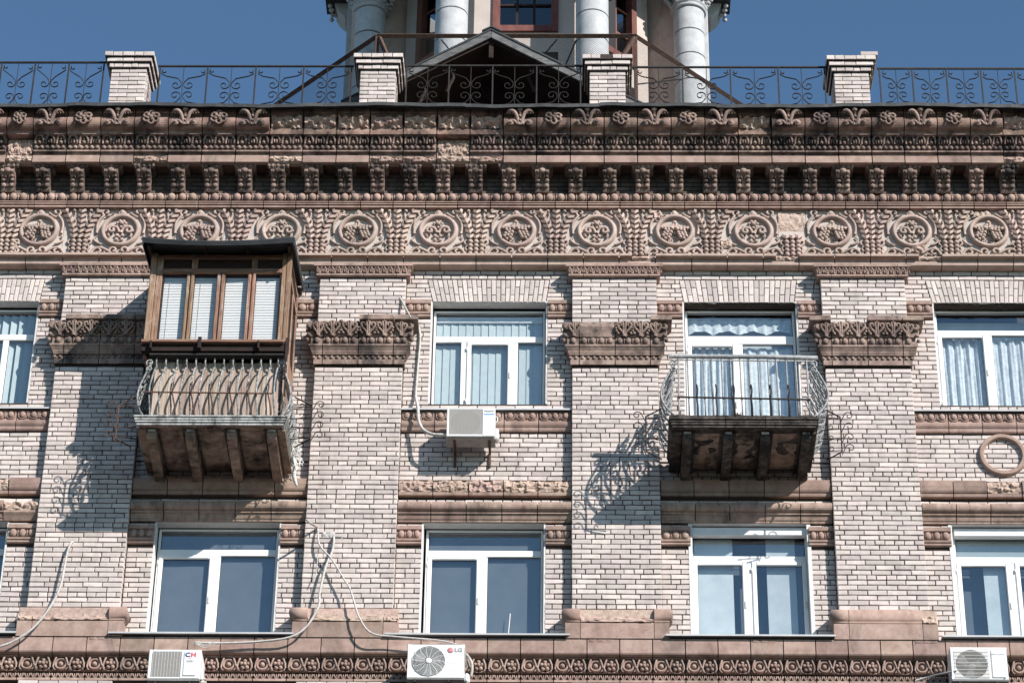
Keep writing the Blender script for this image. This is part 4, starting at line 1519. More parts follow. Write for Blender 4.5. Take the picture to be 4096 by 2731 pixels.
EW = .46
ER = [(.1, 25.97), (-.165, 25.97), (-.172, 25.955), (-.158, 25.945), (-.155, 25.82), (-.20, 25.81), (-.202, 25.797), (-.185, 25.79), (-.182, 25.785), (-.192, 25.78), (-.192, 25.766), (-.172, 25.76), (-.165, 25.75), (-.178, 25.744), (-.178, 25.722), (-.1, 25.715), (.1, 25.715)]


def egg_row():
    mb = MB().prism(ER, -EW / 2, EW / 2)
    for i in range(3):
        c = -EW / 2 + EW * (i + .5) / 3
        mb.sph((c, -.188, 25.886), .060, .056, .066, 10, 7)
        for d in ((1,) if i < 2 else ()):
            mb.sph((c + d * EW / 6, -.18, 25.884), .011, .040, .060, 6, 5)
    for sg in (-1, 1):
        mb.sph((sg * (EW / 2 - .006), -.175, 25.884), .007, .030, .056, 6, 5)
    return mb.mesh('egg_block', M['terra'])


em = egg_row()
ej = [-9.2, -8.745, -8.29, -7.835, -7.749, -7.273, -6.793, -6.316, -5.843, -5.368, -4.891, -4.423, -3.954, -3.482, -3.016, -2.547, -2.074, -1.611, -1.138, -.668, -.204, .262, .73, 1.196, 1.663, 2.122, 2.585, 3.048, 3.508, 3.976, 4.436, 4.898, 5.362, 5.821, 6.284, 6.745]
for i in range(len(ej) - 1):
    c, w = (ej[i] + ej[i + 1]) / 2, ej[i + 1] - ej[i]
    if w < .2:
        mb = MB().prism(ER, -w / 2 + .003, w / 2 - .003)
        mb.sph((0, -.178, 25.884), .036, .045, .058, 9, 6)
        put('egg_block', mb.mesh('egg_block', M['terra']), co, (c, 0, 0))
    else:
        put('egg_block', em, co, (c, 0, 0), scale=((w - .013) / EW, 1, 1))

# drip edge of sheet metal along the roof
fx, k = -9.2, 0
while fx < 7.2:
    L_ = 1.9 + .25 * math.sin(k * 2.3)
    nx = 14
    prof = [(-.3, 27.075), (-.985, 26.985), (-1.0, 26.972), (-1.0, 26.915), (-.992, 26.915), (-.99, 26.965), (-.98, 26.972), (-.3, 27.062)]
    vs = []
    for i in range(nx + 1):
        x = fx + (L_ + .01) * i / nx
        d = DZ + .012 * math.sin(x * 1.7) + .007 * math.sin(x * 5.1 + k) + .004 * math.sin(x * 13)
        vs += [(x, p[0] + DY - (.006 * (k % 2) if p[0] < -.5 else 0), p[1] + (d if p[0] < -.5 else .09) + (.004 * (k % 2))) for p in prof]
    n = len(prof)
    fs = [(i * n + j, i * n + (j + 1) % n, (i + 1) * n + (j + 1) % n, (i + 1) * n + j) for i in range(nx) for j in range(n)]
    MB().add(vs, fs).build('drip_edge', M['flash'], co)
    fx += L_
    k += 1

# ------------------------------------------------------------------ balconies
def balcony_slab(t, x0, x1, yf, zt, zb, mat, edges, bxs, bw, seed=0, worn=False):
    prof = [(-.06, zb), (-.03, zb), (-.03, zb + .03), (-.012, zb + .035), (-.012, zb + .06), (.0, zb + .066), (.0, zb + .085), (-.015, zb + .09), (.012, zb + .105), (.012, zt), (-.08, zt + .004)]
    mb = MB()
    mb.box(x0 + .05, x1 - .05, yf + .05, -.02, zb + .012, zt)
    mb.build('slab', M[mat], t)
    # moulded edge in cast pieces
    js = edges
    for i in range(len(js) - 1):
        a, b = js[i] + (.004 if i else 0), js[i + 1] - (.004 if i < len(js) - 2 else 0)
        path = [(a, yf), (b, yf)]
        if i == 0:
            path = [(a, -.15)] + path
        if i == len(js) - 2:
            path = path + [(b, -.15)]
        MB().sweep(prof, path).build('edge_moulding', M['slabdark' if worn else 'edgepaint_beamlight'], t)
    # beams below
    for k, c in enumerate(bxs):
        mb = MB()
        w = bw / 2
        mb.prism([(-.02, zb + .02), (yf + .16, zb + .02), (yf + .16, zb - .08), (yf + .19, zb - .12), (yf + .24, zb - .125), (yf + .34, zb - .14), (-.45, zb - .165), (-.2, zb - .18), (-.02, zb - .22)], c - w, c + w)
        if worn or k == 2:
            mb.rough(c - w * .75, c + w * .75, [(yf + .22, zb - .128), (yf + .45, zb - .148), (-.5, zb - .166), (-.2, zb - .185)], .04, 8, 8, seed=k + seed, scale=12)
        bo_ = mb.build('beam', M['slabdark' if worn else 'slab'], t)
        MB().bbox(c - w * .8, c + w * .8, yf + .135, yf + .158, zb - .035, zb + .0, .006).build('beam_lit_cap', M['edgepaint_beamlight'], bo_)  # pale cap paints the sun catching the front of the beam
    # ceiling panels between them
    cs = [x0 + .03] + list(bxs) + [x1 - .03]
    for k in range(len(bxs) - 1):
        a, b = bxs[k] + bw / 2 + .012, bxs[k + 1] - bw / 2 - .012
        mb = MB()
        mb.rough(a + .03, b - .03, [(yf + .2, zb + .006), (yf + .5, zb + .012), (-.5, zb + .012), (-.06, zb + .004)], .022, 14, 9, seed=seed + k, scale=7)
        mb.build('ceiling_panel', M['slab'], t)
        for e in (a, b - .03):
            MB().rough(e, e + .03, [(yf + .15, zb + .01), (yf + .15, zb - .035), (-.5, zb - .04), (-.03, zb - .04)], .01, 3, 6, seed=seed + e, scale=9).build('panel_edge', M['slabdark'], t)
    MB().bbox(x0 + .02, bxs[0] - bw / 2 - .01, yf + .14, -.03, zb - .03, zb + .01, .004).build('ceiling_panel', M[mat], t)
    MB().bbox(bxs[-1] + bw / 2 + .01, x1 - .02, yf + .14, -.03, zb - .03, zb + .01, .004).build('ceiling_panel', M[mat], t)


def side_scrolls(t, xs, sg, y0, y1, z0, z1, belly, mat, dense=True):
    """bowed side of the railing in bent iron; xs plane, sg the way it bows"""
    def B(tz):
        return belly * math.sin(PI * min(1, max(0, tz)) ** 1.35 * .98) if tz < 1 else 0

    def S(u, w):
        return (xs + sg * B(1 - w), y0 + (y1 - y0) * u, z0 + (z1 - z0) * w)
    mb = MB()
    n = 4
    for i in range(n + 1):
        u = i / n
        mb.tube([S(u, w / 12) for w in range(13)], .015, 5)
    for i in range(n):
        uc = (i + .5) / n
        for w0, fl in ((.14, 1), (.38, -1), (.62, 1), (.84, -1)):
            pts = spiral(0, .055, .075, .02, -PI * .5, PI * 1.3, 9)
            mb.tube([S(uc + fl * p[0] * .75, w0 + p[1] * 1.05) for p in pts], .0125, 5)
            pts = spiral(0, -.06, .065, .02, PI * .5, PI * 2.3, 9)
            mb.tube([S(uc + fl * p[0] * .75, w0 + p[1] * 1.05) for p in pts], .0125, 5)
        if dense:
            mb.tube([S(uc + .11 * math.sin(w * .9), w / 14) for w in range(15)], .0125, 5)
    for w in (.02, .5):
        mb.tube([S(u / 6, w) for u in range(7)], .011, 5)
    mb.build('side_railing', M[mat], t)
    # loop at the top front corner
    lp = MB()
    q = S(0, 1)
    for r_, dz in ((.055, .0), (.045, -.10)):
        sp = spiral(0, 0, r_, .015, -PI * .3, PI * 1.9, 12)
        lp.tube([(q[0] + sg * (p[0] + .02), q[1] - .01, q[2] - .06 + dz + p[1]) for p in sp], .011, 5)
    lp.build('corner_scroll', M[mat], t)


def flower_bracket(t, xin, sg, y, z0, z1, mat):
    """little iron frame for flower boxes on the outside of the railing"""
    mb = MB()
    xo = xin + sg * .27
    mb.tube([(xo, y, z0 - .02), (xo, y, z1)], .010, 5)
    mb.tube([(xo, y, z1), (xin + sg * .03, y - .02, z1 + .13)], .010, 5)
    mb.tube([(xo, y, z0 - .02), (xin + sg * .06, y + .05, z0 - .12)], .010, 5)
    for k in range(4):
        z = z0 + (z1 - z0) * (k / 3.0) * .96
        mb.tube([(xo, y, z), (xin, y, z + (.01 if k % 2 else -.02))], .006, 5)
        sp = spiral(xin + sg * .13, z + .035, .042, .012, -PI * .5 if sg > 0 else -PI * .5, -PI * .5 + sg * 1.7 * PI, 9)
        mb.tube([(xin, y, z - .03)] + [(a, y, b) for a, b in sp], .006, 5)
        c = (xo + sg * .115, z + .04)
        sp = spiral(c[0], c[1], .068, .018, PI if sg > 0 else 0, PI - 2.1 * PI if sg > 0 else 2.1 * PI, 13)
        mb.tube([(xo, y, z - .07), (xo + sg * .02, y, z - .02)] + [(a, y, b) for a, b in sp], .007, 5)
    mb.build('flower_bracket', M[mat], t)


# the timber enclosed one ---------------------------------------------------------------------------
ba = thing('enclosed_balcony', 'balcony closed in with weathered brown timber and four white-blind windows', 'balcony', (-4.8, -.6, 21.36))
balcony_slab(ba, -5.78, -3.757, -1.30, 21.49, 21.365, 'slab', [-5.78, -5.05, -4.4, -3.757], [-5.56, -5.045, -4.49, -3.955], .125, 3)
bxL = [-5.581, -5.452, -5.296, -5.171, -5.044, -4.917, -4.791, -4.665, -4.542, -4.413, -4.286, -4.163, -4.036, -3.93]
for i, x in enumerate(bxL):
    dx = -.02 * (1 - i / 13) if i < 13 else 0
    pts = [(x, -1.16, 22.50), (x, -1.18, 22.44), (x, -1.165, 22.38), (x + .012, -1.13, 22.335), (x, -1.15, 22.32), (x, -1.20, 22.30), (x + dx * .3 - .012, -1.27, 22.12), (x + dx - .015, -1.315, 21.92), (x + dx - .01, -1.29, 21.74), (x + dx, -1.22, 21.60), (x + dx, -1.18, 21.50)]
    MB().tube(smoothline(pts, 3), .0125, 6).build('baluster', M['paintiron'], ba)
mb = MB().tube([(-5.70, -1.335, 21.835), (-3.96, -1.335, 21.815)], .011, 6)
mb.build('flower_rail', M['rust'], ba)
for i, x in enumerate((-5.3, -5.05, -4.79, -4.53, -4.29, -4.02)):
    MB().tube(smoothline([(x, -1.335, 22.0), (x + .01, -1.37, 21.9), (x, -1.345, 21.82), (x + .03, -1.30, 21.68), (x + .05, -1.24, 21.52)], 3), .010, 5).build('rail_stay', M['rust'], ba)
MB().bbox(-5.68, -3.86, -1.24, -1.12, 22.485, 22.52, .006).build('top_rail', M['iron'], ba)
side_scrolls(ba, -5.645, -1, -1.17, -.2, 21.50, 22.46, .15, 'paintiron')
side_scrolls(ba, -3.885, 1, -1.17, -.2, 21.50, 22.46, .15, 'paintiron')
flower_bracket(ba, -5.80, -1, -.95, 21.36, 21.86, 'rust')
flower_bracket(ba, -3.73, 1, -.95, 21.36, 21.86, 'iron')
r = random.Random(5)
x = -5.605
while x < -3.90:
    w = r.uniform(.075, .105)
    MB().bbox(x, min(x + w, -3.865) - .004, -1.09 + r.uniform(-.004, .004), -1.068, 21.50, 22.46 + r.uniform(-.01, .01), .003).build('plank', M['plank'], ba)
    x += w
y = -1.06
while y < -.15:
    w = r.uniform(.08, .11)
    MB().bbox(-3.868, -3.848, y, y + w - .004, 21.50, 22.5 + r.uniform(-.01, .01), .003).build('plank', M['plank'], ba)
    MB().bbox(-5.63, -5.61, y, y + w - .004, 21.50, 22.5 + r.uniform(-.01, .01), .003).build('plank', M['plank'], ba)
    y += w
EY = -1.20
# corner posts, mullions, rails of the glazed upper part
MB().bbox(-5.785, -5.70, EY, EY + .09, 22.71, 24.20, .008).build('corner_post', M['wood'], ba)
MB().bbox(-5.698, -5.61, EY + .012, EY + .08, 22.71, 24.17, .008).build('corner_post', M['wood'], ba)
MB().bbox(-3.965, -3.90, EY + .01, EY + .09, 22.71, 24.20, .008).build('corner_post', M['wood'], ba)
MB().bbox(-3.90, -3.835, EY, EY + .10, 22.66, 24.24, .008).build('corner_post', M['wood'], ba)
MB().bbox(-5.61, -3.965, EY + .006, EY + .085, 24.10, 24.17, .008).build('head_rail', M['woodx'], ba)
MB().bbox(-5.61, -3.965, EY - .008, EY + .08, 23.86, 23.935, .010).build('transom_rail', M['woodx'], ba)
MB().bbox(-5.61, -3.965, EY + .04, EY + .05, 23.935, 24.10, .001).build('transom_panel', M['darkwood'], ba)
for a, b in ((-5.215, -5.135), (-4.385, -4.305)):
    MB().bbox(a, b, EY + .01, EY + .04, 23.936, 24.099, .005).build('transom_post', M['wood'], ba)
mull = [(-5.61, -5.595), (-5.27, -5.168), (-4.85, -4.742), (-4.425, -4.321), (-3.99, -3.965)]
for a, b in mull:
    if b - a > .05:
        m_ = (a + b) / 2
        MB().bbox(a, m_ - .008, EY + .004, EY + .07, 22.715, 23.86, .008).bbox(m_ + .008, b, EY + .0, EY + .07, 22.715, 23.86, .008).bbox(m_ - .01, m_ + .01, EY + .03, EY + .06, 22.715, 23.86, .002).build('mullion', M['wood'], ba)
    else:
        MB().bbox(a, b, EY + .03, EY + .07, 22.715, 23.86, .003).build('mullion', M['darkwood'], ba)
for k in range(4):
    a, b = mull[k][1], mull[k + 1][0]
    s = MB()
    s.box(a, b, EY + .045, EY + .06, 22.715, 22.735)
    s.box(a, b, EY + .045, EY + .06, 23.84, 23.859)
    so = s.build('sash', M['darkwood'], ba)
    MB().box(a, b, EY + .05, EY + .056, 22.735, 23.84).build('pane', M['clearglass'], so)
    bl = MB()
    z = 22.74
    j = 0
    while z < 23.84:
        e = .0012 * math.sin(j * 1.7 + k)
        bl.prism([(EY + .088, z + e), (EY + .0885, z + .0015 + e), (EY + .098, z + .0262), (EY + .097, z + .0245)], a + .006, b - .006)
        z += .0262
        j += 1
    bl.build('blind', M['blind'], so, kind='stuff')
    cd = MB().tube([(a + .085, EY + .084, 23.84), (a + .08, EY + .084, 22.76)], .003, 4)
    if k < 2:
        cd.build('blind_cord', M['blind'], so)
MB().box(-5.74, -3.91, EY + .14, EY + .15, 22.56, 24.12).build('inner_lining', M['room'], ba)
MB().bbox(-5.80, -3.86, EY - .10, EY + .10, 22.66, 22.708, .008).build('sill_board', M['woodx'], ba)
MB().bbox(-5.80, -3.845, EY - .04, EY + .05, 22.55, 22.658, .006).build('apron_board', M['darkwood'], ba)
for x in (-4.99, -5.66, -4.2):
    MB().bbox(x - .012 - (.02 if x == -4.99 else 0), x + .012, EY - .115, EY - .04, 22.56, 22.74 if x == -4.99 else 22.68, .003).build('fixing_strap', M['darkwood'], ba)
# right side: posts, open sash and the long prop board
MB().bbox(-3.885, -3.84, -.16, -.06, 22.5, 24.32, .006).build('side_post', M['wood'], ba)
MB().bbox(-3.88, -3.845, EY + .10, -.16, 22.60, 22.72, .005).build('side_rail', M['wood'], ba)
MB().bbox(-3.88, -3.845, EY + .10, -.16, 23.86, 23.94, .005).build('side_rail', M['wood'], ba)
MB().bbox(-3.88, -3.845, EY + .10, -.16, 24.16, 24.24, .005).build('side_rail', M['wood'], ba)
MB().bbox(-3.882, -3.842, -.68, -.60, 22.72, 23.86, .005).build('side_post', M['wood'], ba)
for a, b in ((EY + .10, -.68), (-.60, -.16)):
    so = MB().box(-3.87, -3.855, a, a + .03, 22.72, 23.86).box(-3.87, -3.855, b - .03, b, 22.72, 23.86).build('side_sash', M['darkwood'], ba)
    MB().box(-3.865, -3.860, a + .03, b - .03, 22.72, 23.86).build('pane', M['glass'], so)
MB().box(-3.868, -3.858, EY + .10, -.16, 23.94, 24.16).build('side_panel', M['darkwood'], ba)
MB().bbox(-5.785, -5.74, EY + .1, -.1, 22.55, 24.28, .004).build('side_wall', M['wood'], ba)
MB().bbox(-3.838, -3.815, EY - .06, EY - .02, 22.12, 22.76, .003).bbox(-3.832, -3.812, EY + .02, EY + .08, 21.9, 22.62, .003).build('prop_board', M['darkwood'], ba)
MB().bbox(-3.83, -3.81, EY + .15, EY + .75, 22.28, 22.62, .003).build('side_plank', M['wood'], ba)
# bowed sheet roof
vs, fs = [], []
nx = 16
for i in range(nx + 1):
    u = i / nx
    x = -5.875 + 2.10 * u
    d = -.062 * math.sin(PI * min(1, u * 1.04)) ** .8
    vs += [(x, -1.545, 24.225 + d), (x, -1.545, 24.212 + d), (x, -1.52, 24.15 + d * .8), (x, -1.515, 24.15 + d * .8), (x, -1.525, 24.21 + d), (x, -.03, 24.44), (x, -.03, 24.46)]
n = 7
fs = [(i * n + j, i * n + (j + 1) % n, (i + 1) * n + (j + 1) % n, (i + 1) * n + j) for i in range(nx) for j in range(n)] + [tuple(range(n)), tuple(range(nx * n, nx * n + n))]
MB().add(vs, fs).build('sheet_roof', M['roofm'], ba)
MB().prism([(-1.52, 24.11), (-1.53, 24.21), (-.03, 24.45), (-.03, 24.33)], -3.79, -3.772).build('roof_side', M['roofm'], ba)
MB().prism([(-1.52, 24.11), (-1.53, 24.21), (-.03, 24.45), (-.03, 24.33)], -5.874, -5.86).build('roof_side', M['roofm'], ba)
for x in (-5.03, -4.45, -3.86, -5.8):
    MB().prism([(-1.46, 24.135), (-1.46, 24.16), (-.05, 24.30), (-.05, 24.275)], x - .022, x + .022).build('roof_rafter', M['darkwood'], ba)
MB().box(-5.78, -3.84, EY + .05, EY + .06, 24.17, 24.26).build('roof_filler', M['darkwood'], ba)

# rag of insulation caught under the corner
it = MB()
r = random.Random(9)
for k in range(26):
    y = -.30 + r.uniform(-.1, .1)
    z = 21.66 - k * .012
    x = -3.715 + r.uniform(-.02, .03)
    it.tube(smoothline([(x, y, z), (x + r.uniform(-.05, .10), y - .02, z - .05), (x + r.uniform(-.06, .12), y, z - r.uniform(.1, .2))], 2), .006, 4)
it.tube(smoothline([(-3.74, -.40, 21.40), (-3.70, -.32, 21.28), (-3.72, -.28, 21.16), (-3.675, -.22, 21.03)], 3), [.02, .025, .03, .032, .03, .035, .03, .028, .02, .012], 6)
tag(it.build('torn_insulation', M['insul'], None, (-3.71, -.3, 21.4)), 'shredded white insulation hanging under the right corner of the timber enclosed balcony', 'insulation')

# the open iron one ----------------------------------------------------------------------------------
bo = thing('iron_balcony', 'open balcony with a grey iron railing on a soot-black slab', 'balcony', (2.33, -.6, 21.4))
balcony_slab(bo, 1.345, 3.31, -1.20, 21.552, 21.41, 'slabdark', [1.345, 2.08, 2.61, 3.31], [1.58, 2.12, 2.615, 3.16], .125, 13, True)
rail = MB().tube([(1.345, -1.2, 22.515), (1.9, -1.2, 22.505), (2.6, -1.2, 22.505), (3.35, -1.2, 22.487)], .032, 10)
rail.tube([(1.40, -1.2, 22.455), (3.30, -1.2, 22.435)], .012, 5)
rail.build('top_rail', M['greyiron'], bo)
for i, x in enumerate([1.471, 1.595, 1.705, 1.809, 1.918, 2.053, 2.171, 2.301, 2.421, 2.544, 2.675, 2.788, 2.919, 3.047, 3.193]):
    dx = .012 if i > 0 else 0
    MB().tube([(x, -1.2, 22.47), (x, -1.21, 22.40), (x + .004, -1.20, 22.33), (x + .002, -1.225, 22.28), (x + dx * .4, -1.225, 21.9), (x + dx, -1.21, 21.72), (x + dx, -1.19, 21.55)], .0125, 6).build('baluster', M['greyiron'], bo)
MB().tube([(1.455, -1.235, 21.84), (3.22, -1.235, 21.805)], .013, 6).build('middle_rail', M['iron'], bo)
for x in (1.71, 1.965, 2.20, 2.435, 2.69, 2.93):
    MB().tube(smoothline([(x, -1.24, 22.03), (x + .008, -1.275, 21.93), (x, -1.24, 21.82), (x + .01, -1.225, 21.68), (x + .01, -1.20, 21.55)], 3), .012, 5).build('rail_stay', M['iron'], bo)
side_scrolls(bo, 1.43, -1, -1.19, -.12, 21.56, 22.46, .20, 'greyiron')
side_scrolls(bo, 3.265, 1, -1.19, -.12, 21.56, 22.46, .20, 'greyiron')
flower_bracket(bo, 1.30, -1, -.98, 21.17, 21.69, 'iron')
flower_bracket(bo, 3.36, 1, -.98, 21.17, 21.69, 'iron')
MB().rough(1.36, 3.30, [(-1.215, 21.55), (-1.20, 21.575), (-1.10, 21.58), (-1.0, 21.56)], .02, 50, 2, seed=31, scale=20).build('crumbled_kerb', M['slabdark'], bo)
pl = MB()
r = random.Random(3)
for k in range(40):
    x = 2.24 + r.gauss(0, .035)
    pl.tube([(2.24 + r.uniform(-.03, .03), -1.12, 21.57), (x, -1.12 + r.uniform(-.03, .03), 21.60 + r.random() * .05), (x + r.uniform(-.02, .02), -1.12, 21.60 + r.random() * .08)], .004, 4)
tag(pl.build('dry_weed', M['darkwood'], None, (2.24, -1.12, 21.56)), 'small dry weed growing on the iron balcony floor at the door', 'weed')
MB().box(1.37, 3.29, -1.15, -.03, 21.548, 21.556).build('tile_floor', M['terra'], bo)


# ------------------------------------------------------------------ air conditioners
def text(parent, s, size, x, y, z, mat, ext=.0005, bold=.0, xs=1.0):
    cu = bpy.data.curves.new('lettering', 'FONT')
    cu.body = s
    cu.size = size
    cu.extrude = ext
    cu.offset = bold
    cu.align_x = 'CENTER'
    cu.align_y = 'CENTER'
    cu.resolution_u = 3
    tmp = bpy.data.objects.new('lettering_curve', cu)
    COL.objects.link(tmp)
    bpy.context.view_layer.update()
    me = bpy.data.meshes.new_from_object(tmp.evaluated_get(bpy.context.evaluated_depsgraph_get()))
    bpy.data.objects.remove(tmp)
    me.name = 'lettering'
    me.materials.clear()
    me.materials.append(M[mat])
    o = put('lettering', me, parent, (x, y, z), rot=(PI / 2, 0, 0))
    o.scale = (xs, 1, 1)
    return o


def unit(label, x0, x1, z0, z1, yf, dep, base='acbase', baseh=.0):
    t = thing('air_conditioner', label, 'air conditioner', ((x0 + x1) / 2, yf, z0), 'air conditioner outdoor units on the facade')
    return t


def stays(t, xs, yf, z0, mat):
    for x in xs:
        MB().bbox(x - .018, x + .018, yf + .01, -.02, z0 - .04, z0 - .006, .003).box(x - .016, x + .016, -.04, -.015, z0 - .28, z0 - .03).tube([(x, yf + .06, z0 - .04), (x, -.04, z0 - .26)], .012, 4).build('support_arm', M[mat], t)


# slatted one
t = unit('slatted white air conditioner below the vertical-blind window, on rusty brackets', -1.64, -.985, 21.645, 22.10, -.42, .27)
dx = .02
X0, X1, Z0, Z1, YF = -1.665, -1.005, 21.715, 22.165, -.42
cs = MB()
cs.bbox(X0, X1, YF + .03, YF + .27, Z0, Z1, .012)
cs.bbox(X0, X0 + .03, YF, YF + .04, Z0, Z1, .006)
cs.bbox(X0 + .485, X1, YF, YF + .04, Z0, Z1, .008)
cs.bbox(X0 + .03, X0 + .485, YF, YF + .04, Z0, Z0 + .035, .006)
cs.bbox(X0 + .03, X0 + .485, YF, YF + .04, Z1 - .022, Z1, .006)
cs.build('casing', M['acwhite'], t)
MB().box(X0 + .03, X0 + .485, YF + .024, YF + .0295, Z0 + .035, Z1 - .022).build('coil', M['acdark'], t)
_n, _cx, _cz, _rf = 36, X0 + .257, (Z0 + Z1) / 2 + .005, .20
_v, _f = [], []
for i in range(_n):
    a = 2 * PI * i / _n
    c_, s_ = math.cos(a), math.sin(a)
    k = min(.227 / abs(c_) if abs(c_) > 1e-6 else 9, .195 / abs(s_) if abs(s_) > 1e-6 else 9)
    k = max(k, _rf)
    _v += [(_cx + _rf * c_, YF + .018, _cz + _rf * s_), (_cx + k * c_, YF + .018, _cz + k * s_)]
for i in range(_n):
    j = (i + 1) % _n
    _f.append((i * 2, j * 2, j * 2 + 1, i * 2 + 1))
MB().add(_v, _f).build('fan_shroud', M['acgrille'], t)
g = MB()
z = Z0 + .042
while z < Z1 - .028:
    g.box(X0 + .03, X0 + .485, YF + .003, YF + .012, z, z + .0048)
    z += .0125
for i in range(9):
    x = X0 + .05 + i * .052
    g.box(x, x + .003, YF + .010, YF + .016, Z0 + .035, Z1 - .022)
g.build('grille', M['acgrille'], t, kind='stuff')
ln = MB()
for k in range(5):
    z = Z0 + .07 + k * .068
    ln.box(X0 + .495, X1 - .02, YF - .001, YF + .002, z, z + .003)
ln.build('panel_groove', M['acgrille'], t)
text(t, 'Panasonic', .032, X0 + .575, YF - .002, Z1 - .05, 'ink', bold=.0006)
MB().box(X0 + .505, X0 + .645, YF - .002, YF + .001, Z1 - .108, Z1 - .088).build('blue_badge', M['blue'], t)
MB().bbox(X1 - .002, X1 + .05, YF + .10, YF + .25, Z0 + .02, Z0 + .20, .02).build('valve_cover', M['acwhite'], t)
MB().tube(smoothline([(X1, YF + .08, Z1 - .09), (X1 + .028, YF + .08, Z1 - .10), (X1 + .03, YF + .08, Z1 - .16), (X1 + .002, YF + .08, Z1 - .18)], 3), .007, 5).build('handle', M['acwhite'], t)
MB().bbox(X0 - .005, X1 + .005, YF + .03, YF + .275, Z0 - .018, Z0 - .001, .004).build('base_plate', M['acbase'], t)
for x in (X0 + .11, X0 + .585):
    MB().bbox(x - .016, x + .016, YF + .02, .0, Z0 - .045, Z0 - .019, .003).bbox(x - .016, x + .016, -.035, -.005, Z0 - .25, Z0 - .046, .003).build('support_arm', M['rust'], t)

# round-grille one with concentric rings
t = unit('white air conditioner with a round concentric fan grille, under the middle lower window', -2.07, -1.33, 17.99, 18.47, -.6, .28)
X0, X1, Z0, Z1, YF = -2.072, -1.335, 17.99, 18.465, -.60
cxf, czf, rf = X0 + .275, Z0 + .235, .215
n = 36
# front sheet with a round hole
vs, fs = [], []
cn = [(X0, Z0), (X1, Z0), (X1, Z1), (X0, Z1)]
for i in range(n):
    a = 2 * PI * i / n
    c_, s_ = math.cos(a), math.sin(a)
    k = min((X1 - cxf) / c_ if c_ > 1e-6 else 9, (X0 - cxf) / c_ if c_ < -1e-6 else 9, (Z1 - czf) / s_ if s_ > 1e-6 else 9, (Z0 - czf) / s_ if s_ < -1e-6 else 9)
    vs += [(cxf + rf * c_, YF, czf + rf * s_), (cxf + k * c_, YF, czf + k * s_), (cxf + rf * c_, YF + .03, czf + rf * s_)]
for i in range(n):
    j = (i + 1) % n
    fs += [(i * 3, j * 3, j * 3 + 1, i * 3 + 1), (i * 3, i * 3 + 2, j * 3 + 2, j * 3)]
for p in cn:   # corner fillers
    pass
cs = MB().add(vs, fs)
cs.box(X0, X0 + .004, YF, YF + .28, Z0, Z1)
cs.box(X1 - .004, X1, YF, YF + .28, Z0, Z1)
cs.box(X0, X1, YF, YF + .28, Z1 - .004, Z1 + .0005)
cs.box(X0, X1, YF + .001, YF + .28, Z0 - .0005, Z0 + .004)
for p in ((X0, Z0), (X1, Z0), (X1, Z1), (X0, Z1)):
    sx, sz = (1 if p[0] == X0 else -1), (1 if p[1] == Z0 else -1)
    cs.prism_y([(p[0], p[1]), (p[0] + sx * .06, p[1]), (p[0], p[1] + sz * .06)], YF + .0006, YF + .002)
cs.build('casing', M['acwhite'], t)
MB().box(X0 + .006, X1 - .006, YF + .10, YF + .275, Z0 + .006, Z1 - .006).build('coil', M['acdark'], t)
fan = MB()
for k in range(3):
    a0 = k * 2 * PI / 3 + .4
    pts = [(cxf + r_ * math.cos(a0 + da), czf + r_ * math.sin(a0 + da)) for r_, da in ((.05, -.3), (.19, -.35), (.20, .1), (.18, .45), (.05, .4))]
    fan.prism_y(pts, YF + .06, YF + .07)
fan.build('fan', M['fan'], t)
g = MB()
for k in range(10):
    g.ring((cxf, YF - .012, czf), .06 + k * .0165, [(-.0021, -.004), (-.0021, .002), (.0021, .002), (.0021, -.004)], 36)
for k in range(14):
    a0 = 2 * PI * k / 14
    g.tube([(cxf + r_ * math.cos(a0 + s_), YF - .008, czf + r_ * math.sin(a0 + s_)) for r_, s_ in ((.04, 0), (.10, .03), (.16, .0), (.195, -.06), (.225, -.2))], .0035, 4)
g.build('grille', M['acwhite'], t, kind='stuff')
MB().sph((cxf, YF - .008, czf), .043, .014, .043, 16, 6).build('hub', M['acwhite'], t)
lb = MB().ring((X1 - .185, YF - .001, Z1 - .085), .019, [(-.019, .001), (.021, .001), (.021, -.004)], 24).build('round_badge', M['crimson'], t)
bm = MB()
bm.box(X1 - .195, X1 - .191, YF - .0035, YF - .002, Z1 - .100, Z1 - .072)
bm.box(X1 - .195, X1 - .182, YF - .0036, YF - .002, Z1 - .103, Z1 - .099)
sp = spiral(X1 - .185, Z1 - .085, .030, .030, .0, 1.65 * PI, 18)
bm.tube([(a, YF - .0025, b) for a, b in sp], .0018, 4, flat=.3)
bm.box(X1 - .17, X1 - .155, YF - .0036, YF - .002, Z1 - .087, Z1 - .083)
bm.build('badge_mark', M['acwhite'], lb)
text(t, 'LG', .075, X1 - .083, YF - .002, Z1 - .085, 'greyink', bold=.003, xs=1.1)
MB().box(X1 - .215, X1 - .05, YF - .0015, YF, Z0 + .198, Z0 + .203).box(X1 - .215, X1 - .05, YF - .0015, YF, Z0 + .098, Z0 + .103).build('panel_groove', M['acgrille'], t)
MB().bbox(X1 + .001, X1 + .065, YF + .05, YF + .26, Z0 - .04, Z0 + .10, .025).build('valve_cover', M['acwhite'], t)
MB().bbox(X0, X1, YF + .01, YF + .275, Z0 - .02, Z0 - .002, .003).build('base_plate', M['acbase'], t)
stays(t, (X0 + .10, X1 - .2), YF, Z0 - .02, 'iron')
MB().tube(smoothline([(X1 - .0, -.42, 18.43), (-1.29, -.36, 18.40), (-1.25, -.33, 18.33), (-1.245, -.30, 18.24), (-1.262, -.27, 18.17)], 4), .018, 7).build('pipe', M['hose'], t)
MB().tube([(X1 + .012, -.45, 18.36), (X1 + .03, -.42, 18.2)], .007, 5).build('pipe', M['hose'], t)

